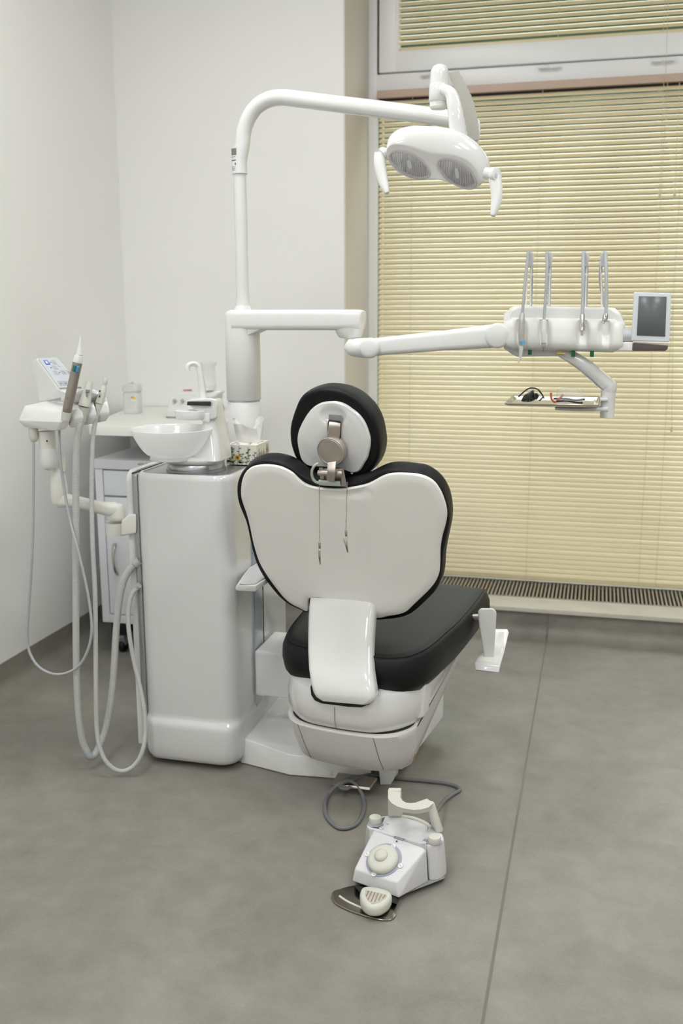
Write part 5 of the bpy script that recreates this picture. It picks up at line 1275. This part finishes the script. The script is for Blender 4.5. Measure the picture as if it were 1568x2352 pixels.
for x, y, top_ in ((800, 1062, 0), (538, 1143, 0), (871, 1258, 0), (605, 1342, 0), (677, 880, 1), (730, 832, 1), (1103, 1028, 1), (1132, 982, 1)):
    nn_ = Vector((0, 0, 1)) if top_ else wn; rs_ = .0054 if top_ else .0064
    c_ = F2(x, y, .1008) if top_ else W2(x, y, .0012)
    f1 = Vector((1, 0, 0)) if top_ else e1; f2 = nn_.cross(f1)
    sd2 = part('symbol_disc', lathe([(rs_, 0), (rs_, .0006)], c_, nn_, 20), WHITE2, fc, 'small white symbol disc')
    part('symbol', tube([c_ + f1 * -.003 + f2 * .002 + nn_ * .0008, c_ + f1 * -.0012 + f2 * -.0008 + nn_ * .0008, c_ + f1 * .0015 + f2 * -.0008 + nn_ * .0008, c_ + f1 * .003 + f2 * -.0024 + nn_ * .0008], .00035, 5, per=3), INK, sd2, 'thin dark chair symbol')
    part('disc_outline', lathe([(rs_, .0005), (rs_, .0009), (rs_ - .0005, .0009), (rs_ - .0005, .0005)], c_, nn_, 20, False, False), LGREY, sd2)
lb2 = part('label_plate', hull([W2(x, y, d) for x, y in ((808, 958), (915, 992), (872, 1040), (795, 1018)) for d in (-.0005, .0008)], 0), mat('pale_blue_label', (206, 214, 222), .3), fc, 'small grey and white label', smooth=None)
part('label_band', hull([W2(x, y, d) for x, y in ((808, 958), (915, 992), (893, 1012), (803, 984)) for d in (-.0, .0012)], 0), mat('label_grey', (128, 130, 134), .4), lb2, smooth=None)
part('indicator_dot', lathe([(.0022, 0), (.0022, .001)], W2(833, 1015, .0006), wn, 14), DARK, lb2)
e1 = (W2(905, 992) - W2(812, 962)).normalized(); e2 = wn.cross(e1)
g = G()
for k_ in range(8):
    p0_ = W2(826 + k_ * 8.5, 976 + k_ * 2.9, .0013); g.merge(tube([p0_ - e2 * .0009, p0_ + e1 * .0005 + e2 * (.0010 if k_ % 3 else .0016)], .00028, 5, raw=True))
    g.merge(tube([p0_ + e2 * .0009 - e1 * .0002, p0_ + e1 * .0014 + e2 * (.0006 - .0012 * (k_ % 2))], .00028, 5, raw=True))
part('lettering', g, WHITE, lb2, 'tiny white lettering')
# handle
zh = .175
hl_ = [(742, 495, .185), (870, 500, .185), (742, 580, .176), (868, 560, .178)]
part('handle_post', hull([F2(742, 497, .190), F2(868, 500, .190), F2(744, 770, .100), (F2(878, 770, .100)), F2(742, 560, .176), F2(872, 560, .176)] + [F2(742, 497, .190) + Vector((0, .012, 0)), F2(868, 500, .190) + Vector((0, .012, 0)), F2(744, 770, .100) + Vector((0, .02, 0)), F2(878, 770, .100) + Vector((0, .02, 0))], .0025), PUTTY, fc, 'grey handle post')
topo = [(745, 500), (868, 500), (868, 575), (890, 605), (925, 625), (970, 630), (1020, 625), (1060, 610), (1135, 585), (1195, 632), (1150, 672), (1080, 692), (1000, 697), (910, 685), (840, 665), (780, 630), (745, 585)]
g = G(); A_ = [F2(x, y, .190 - .02 * max(0, (x - 745) / 450)) for x, y in topo]; B_ = [p + Vector((0, .004, -.012)) for p in A_]
part('handle_grip', loft([A_, B_]), PUTTY, fc, 'grey curved handle grip', smooth=40)
part('handle_post', hull([F2(1135, 660, .166), F2(1135, 590, .170), F2(1200, 635, .168), F2(1290, 925, .100), F2(1232, 928, .100), F2(1180, 860, .100)] + [F2(1200, 640, .168) + Vector((.0, .012, 0)), F2(1290, 925, .100) + Vector((0, .014, 0)), F2(1215, 890, .100) + Vector((0, .014, 0))], .0025), PUTTY, fc, 'grey handle post')
part('handle_rail', sweep([F2(880, 765, .1), F2(1000, 785, .1), F2(1110, 830, .1), F2(1180, 880, .1)], [(.008, .008, .002)] * 4, (0, 0, 1), 5), PUTTY, fc)
# pedal
pp = [(178, 1560), (200, 1510), (260, 1490), (400, 1455), (700, 1450), (850, 1580), (838, 1640), (825, 1700), (822, 1745), (780, 1790), (700, 1800), (560, 1772), (350, 1702), (210, 1625)]
o_ = [F2(x, y, .004) for x, y in pp]; o2 = catmull(o_, 5, True)
part('floor_plate', loft([[Vector((p.x, p.y, .0005)) for p in o2], [Vector((p.x, p.y, .004)) for p in o2], [Vector((p.x + (c.x - p.x) * .02, p.y + (c.y - p.y) * .02, .005)) for p in o2 for c in [sum(o2, Vector()) / len(o2)]]]), DSTEEL, fc, 'polished steel floor plate', smooth=40)
part('plate_slot', tube([F2(258, 1562, .006), F2(330, 1610, .006), F2(400, 1645, .006), F2(500, 1685, .006), F2(600, 1710, .006), F2(700, 1728, .006)], .0028, 8), PUTTY, fc, 'pale grey arc strip')
part('pedal_gap', hull([F2(x, y, z) for x, y in ((400, 1450), (480, 1545), (850, 1590), (835, 1640), (700, 1500)) for z in (.006, .016)], .001), DARK, fc)
tp = [(458, 1600), (480, 1510), (520, 1480), (600, 1482), (760, 1525), (782, 1550), (778, 1640), (740, 1700), (650, 1735), (560, 1725), (480, 1680)]
o_ = catmull([F2(x, y, .030) for x, y in [(462, 1560), (478, 1500), (520, 1480), (620, 1488), (750, 1525), (782, 1555), (778, 1590), (740, 1645), (660, 1690), (560, 1690), (490, 1640)]], 5, True)
c_ = sum(o_, Vector()) / len(o_)
def scz(k_, z): return [Vector((c_.x + (p.x - c_.x) * k_, c_.y + (p.y - c_.y) * k_, z)) for p in o_]
part('toe_pedal', loft([scz(.9, .012), scz(.98, .014), scz(1.0, .020), scz(1.0, .028), scz(.95, .034), scz(.85, .0365), scz(.5, .038), scz(.1, .038)]), PUTTY, fc, 'rounded grey toe pedal', smooth=80)
pt = [F2(x, y, .0385) for x, y in ((520, 1495), (730, 1545), (725, 1570), (660, 1620), (590, 1635), (540, 1600), (515, 1545))]
part('tread_patch', hull(pt + [p - Vector((0, 0, .003)) for p in pt], .0008, 1), mat('tread_beige', (190, 184, 170), .6), fc, 'beige tread patch')
g = G()
for x0_, y0_, x1_, y1_ in ((548, 1508, 525, 1560), (580, 1515, 545, 1590), (612, 1522, 575, 1612), (645, 1530, 610, 1618), (680, 1540, 650, 1602), (715, 1548, 690, 1580)):
    g.merge(tube([F2(x0_, y0_, .0395), F2(x1_, y1_, .0395)], .0008, 6, raw=True))
part('tread_groove', g, mat('groove_brown', (130, 122, 110), .6), fc)
# cable
cb = [(1120, 860, .05), (1180, 790, .055), (1240, 700, .05), (1262, 665, .04), (1310, 605, .016), (1380, 550, .006), (1440, 515, .006), (1460, 500, .006), (1440, 470, .006), (1380, 445, .006), (1280, 425, .006), (1100, 405, .006), (900, 388, .006), (700, 360, .006), (560, 348, .012), (430, 370, .02), (330, 405, .040), (260, 440, .043), (275, 475, .040), (320, 490, .030), (350, 478, .030)]
cb2 = [(350, 478, .03), (300, 480, .037), (262, 450, .042), (300, 415, .044), (360, 408, .040), (430, 450, .030), (480, 540, .012), (505, 620, .006), (500, 700, .006), (465, 790, .006), (410, 850, .006), (330, 880, .006), (250, 875, .006), (180, 825, .006), (130, 760, .006), (115, 680, .006), (130, 590, .006), (180, 510, .008), (250, 445, .030), (330, 395, .042), (450, 362, .035), (600, 355, .02)]
part('cable', tube([F2(*q) for q in cb[:15]], .0052, 12, per=8).merge(tube([F2(560, 348, .012), F2(470, 368, .03), F2(380, 400, .038), F2(300, 425, .041), F2(262, 450, .041), F2(275, 478, .036), F2(325, 488, .030), F2(365, 470, .030)], .0052, 12, per=8)), CABLED, fc, 'dark grey cable')
part('cable_loop', tube([F2(*q) for q in [(262, 470, .040), (290, 425, .043), (350, 408, .042), (420, 440, .034), (475, 520, .018), (503, 620, .007), (500, 700, .006), (465, 790, .006), (410, 850, .006), (330, 880, .006), (250, 875, .006), (180, 825, .006), (130, 760, .006), (115, 680, .006), (125, 600, .006), (170, 520, .010), (235, 455, .030), (300, 410, .041), (400, 372, .038)]], .0052, 12, per=8), CABLED, fc, 'coiled loop of dark grey cable')

# ================================================================== BACK LEFT: counter, drawer unit, devices
ct = thing('wall_counter', 'pale counter top with rounded end along the wall behind the basin', 'counter', (-1.5, 3.55, 0.86))
CTM = mat('counter_laminate', (232, 232, 226), 0.4, var=0.01)
zc_ = .895
cpts = [(-1.30, 3.225), (-1.70, 3.225), (-1.755, 3.23), (-1.785, 3.26), (-1.80, 3.32), (-1.85, 3.55), (-1.90, 3.75), (-1.93, 3.85), (-1.935, 3.928), (-1.38, 3.928)]
cp_ = [Vector((x_, y_, 0)) for x_, y_ in cpts]
g = loft([[Vector((p.x, p.y, z_)) for p in cp_] for z_ in (zc_ - .034, zc_ - .003)] + [[Vector((p.x + .002 * (1 if p.x < -1.4 else -1), p.y + .002, zc_)) for p in cp_]])
part('worktop', g, CTM, ct, smooth=40)
part('side_panel', rbox(-1.42, 3.30, .002, -1.40, 3.90, zc_ - .034, .001), CTM, ct)
part('wall_bracket', rbox(-1.80, 3.88, .70, -1.77, 3.93, zc_ - .034, .002), CTM, ct)
pb = thing('plastic_canister', 'translucent white plastic canister with a small red and yellow sticker on the counter', 'canister', (0, 0, 0))
pc_ = at(306, 948, Z=zc_ + .001); pb.location = pc_
PLS = mat('translucent_plastic', (232, 233, 230), 0.4, alpha=0.75, var=0.01)
def canb(z0, z1, w0, w1, dpt):
    return loft([[pc_ + Vector((p_, q_, z_)) for p_, q_ in rrect(w_, dpt, .012, 5)] for z_, w_ in ((z0, w0 - .004), (z0 + .003, w0), (z1 - .006, w1), (z1, w1 - .008))])
part('body', canb(0, .085, .064, .064, .055), PLS, pb); part('lid', canb(.0865, .116, .070, .062, .06), mat('milky_lid', (226, 227, 222), .4, alpha=.85, var=.01), pb)
part('knob', lathe([(.004, .115), (.006, .118), (.006, .122), (.003, .124)], pc_, (0, 0, 1), 14), PUTTY, pb)
stk = part('sticker', G().box(pc_.x + .006, pc_.y - .0285, .048 + pc_.z, pc_.x + .027, pc_.y - .0275, .068 + pc_.z), WHITE2, pb, 'small sticker', smooth=None)
part('sticker_yellow', G().box(pc_.x + .018, pc_.y - .0292, .056 + pc_.z, pc_.x + .027, pc_.y - .0286, .067 + pc_.z), YEL, stk, smooth=None)
part('sticker_red', G().box(pc_.x + .006, pc_.y - .0292, .060 + pc_.z, pc_.x + .017, pc_.y - .0286, .068 + pc_.z), mat('pale_red_ink', (214, 150, 140), .5), stk, smooth=None)

dv = thing('scaling_unit', 'white tabletop scaling device with two grey dials and a clear water bottle on the counter', 'dental device', at(445, 955, Z=zc_ + .001))
yd = 3.52
D = lambda x, y, d=0.0: at(x, y, Y=yd + d)
part('rubber_foot', hull([D(x, y, d) for x, y in ((380, 957), (386, 962), (515, 964), (516, 958)) for d in (.0, .12)], .002), GREYP, dv, 'grey base')
part('housing', hull([D(x, y, d) for x, y, d in ((381, 957, 0), (384, 945, 0), (512, 960, 0), (390, 915, .02), (400, 905, .04), (418, 893, .07), (455, 891, .08), (490, 893, .08), (512, 905, .06), (515, 940, .0), (384, 955, .14), (512, 955, .14), (418, 893, .12), (505, 895, .12))], .006, 4), WHITE, dv)
for x in (401, 419):
    part('dial', lathe([(.0075, .0), (.0068, .006), (.003, .007)], D(x, 921, .008), (0, -.8, .45), 18), mat('teal_grey_dial', (150, 168, 160), .4), dv, 'grey green dial')
g = G()
for k_ in range(7): g.merge(lathe([(.0016, 0), (.0016, .001)], D(404 + k_ * 7.5, 908.5 - k_ * .2, .035), (0, -.8, .5), 10))
part('indicator_dots', g, LGREY, dv)
part('brand_strip', hull([D(x, y, .062 + d) for x, y in ((420, 894.5), (440, 893.5), (440, 896.5), (420, 897.5)) for d in (-.004, .004)], 0), mat('pale_red_ink', (214, 150, 140), .5), dv, 'faint red printing')
part('handpiece_tube', tube([D(470, 912, .03), D(485, 910, .02), D(505, 900, .03), D(512, 898, .05)], [.010, .012, .010, .007], 16), WHITE, dv)
part('handpiece_cord', tube([D(500, 915, .0), D(508, 925, .0), D(513, 940, .0), D(510, 950, .0)], .004, 10), GREYP, dv)
CLP = mat('clear_bottle_plastic', (225, 228, 228), 0.15, alpha=0.35, var=0.0)
part('water_bottle', lathe([(.027, .0), (.030, .004), (.030, .018), (.0275, .022), (.0275, .085), (.031, .090), (.0335, .094), (.0335, .101), (.028, .103)], D(479, 893, .08), (0, 0, 1), 32), CLP, dv, 'clear water bottle')
part('bottle_collar', lathe([(.029, -.006), (.030, .004), (.028, .008)], D(479, 892, .08), (0, 0, 1), 32), WHITE2, dv)

# mobile drawer unit
mp = thing('drawer_trolley', 'white metal drawer trolley on black castors beneath the counter', 'trolley', (-1.6, 3.5, 0))
MW = mat('painted_steel_white', (222, 225, 230), 0.35, var=0.01)
X0, X1, Y0_, Y1_, Z0, Z1 = -1.790, -1.425, 3.30, 3.80, .135, .762
part('case', rbox(X0, Y0_ + .012, Z0, X1, Y1_, Z1 - .035, .002), MW, mp)
part('top', rbox(X0 - .004, Y0_ - .002, Z1 - .036, X1 + .004, Y1_, Z1, .003), MW, mp)
part('front_frame', G().merge(rbox(X0, Y0_ - .001, Z0, X0 + .030, Y0_ + .014, Z1 - .037, .001)).merge(rbox(X0 + .0302, Y0_ - .0005, Z0, X1, Y0_ + .014, Z0 + .032, .001)), MW, mp, smooth=30)
zd = at(230, 1139, Y=Y0_).z
part('drawer', rbox(X0 + .034, Y0_ - .001, zd + .004, X1 - .02, Y0_ + .011, Z1 - .042, .0015), MW, mp)
dr = part('door', rbox(X0 + .034, Y0_ - .001, Z0 + .036, X1 - .02, Y0_ + .011, zd - .004, .0015), MW, mp)
part('gap_line', G().box(X0 + .030, Y0_ + .006, Z0 + .03, X1 - .018, Y0_ + .012, Z1 - .038), GREYP, mp, smooth=None)
part('handle', sweep([at(263, 1249, Y=Y0_ - .002), at(260, 1262, Y=Y0_ - .020), at(260, 1285, Y=Y0_ - .028), at(264, 1308, Y=Y0_ - .020), at(269, 1320, Y=Y0_ - .002)], [(.014, .005, .002), (.011, .005, .002), (.009, .005, .002), (.011, .005, .002), (.014, .005, .002)], (0, 1, 0), 5), STEEL2, dr, 'curved steel handle')
lo_ = at(333, 1067, Y=Y0_ - .0025)
for ch_, x_ in (('H', 319), ('L', 330.5), ('Z', 335.5), ('E', 341), ('R', 346.5)):
    part('letter', writing(ch_, .0115, at(x_, 1066.5, Y=Y0_ - .0032), (1, 0, 0), (0, 0, 1)), INK, mp, 'dark maker lettering')
part('letter', writing('O', .0125, at(325, 1066.5, Y=Y0_ - .0032), (1, 0, 0), (0, 0, 1), .0006), mat('red_ink', (190, 50, 50), .5), mp, 'red letter')
def castor(x_, y_):
    c = part('castor', lathe([(.001, -.011), (.022, -.011), (.026, -.007), (.026, .007), (.022, .011), (.001, .011)], (x_, y_, .0265), (1, 0, .0), 24), DARK, mp, 'black castor')
    part('fork', hull([Vector((x_ + a, y_ + b, z_)) for a in (-.016, .016) for b, z_ in ((-.02, .075), (.02, .075), (-.008, .03), (.008, .03), (-.03, .066))], .002), GREYP, c)
    part('plate', rbox(x_ - .03, y_ - .03, .076, x_ + .03, y_ + .03, .1345, .002), DARK, c)
for x_, y_ in ((X0 + .05, Y0_ + .06), (X1 - .05, Y0_ + .06), (X0 + .05, Y1_ - .06), (X1 - .05, Y1_ - .06)): castor(x_, y_)
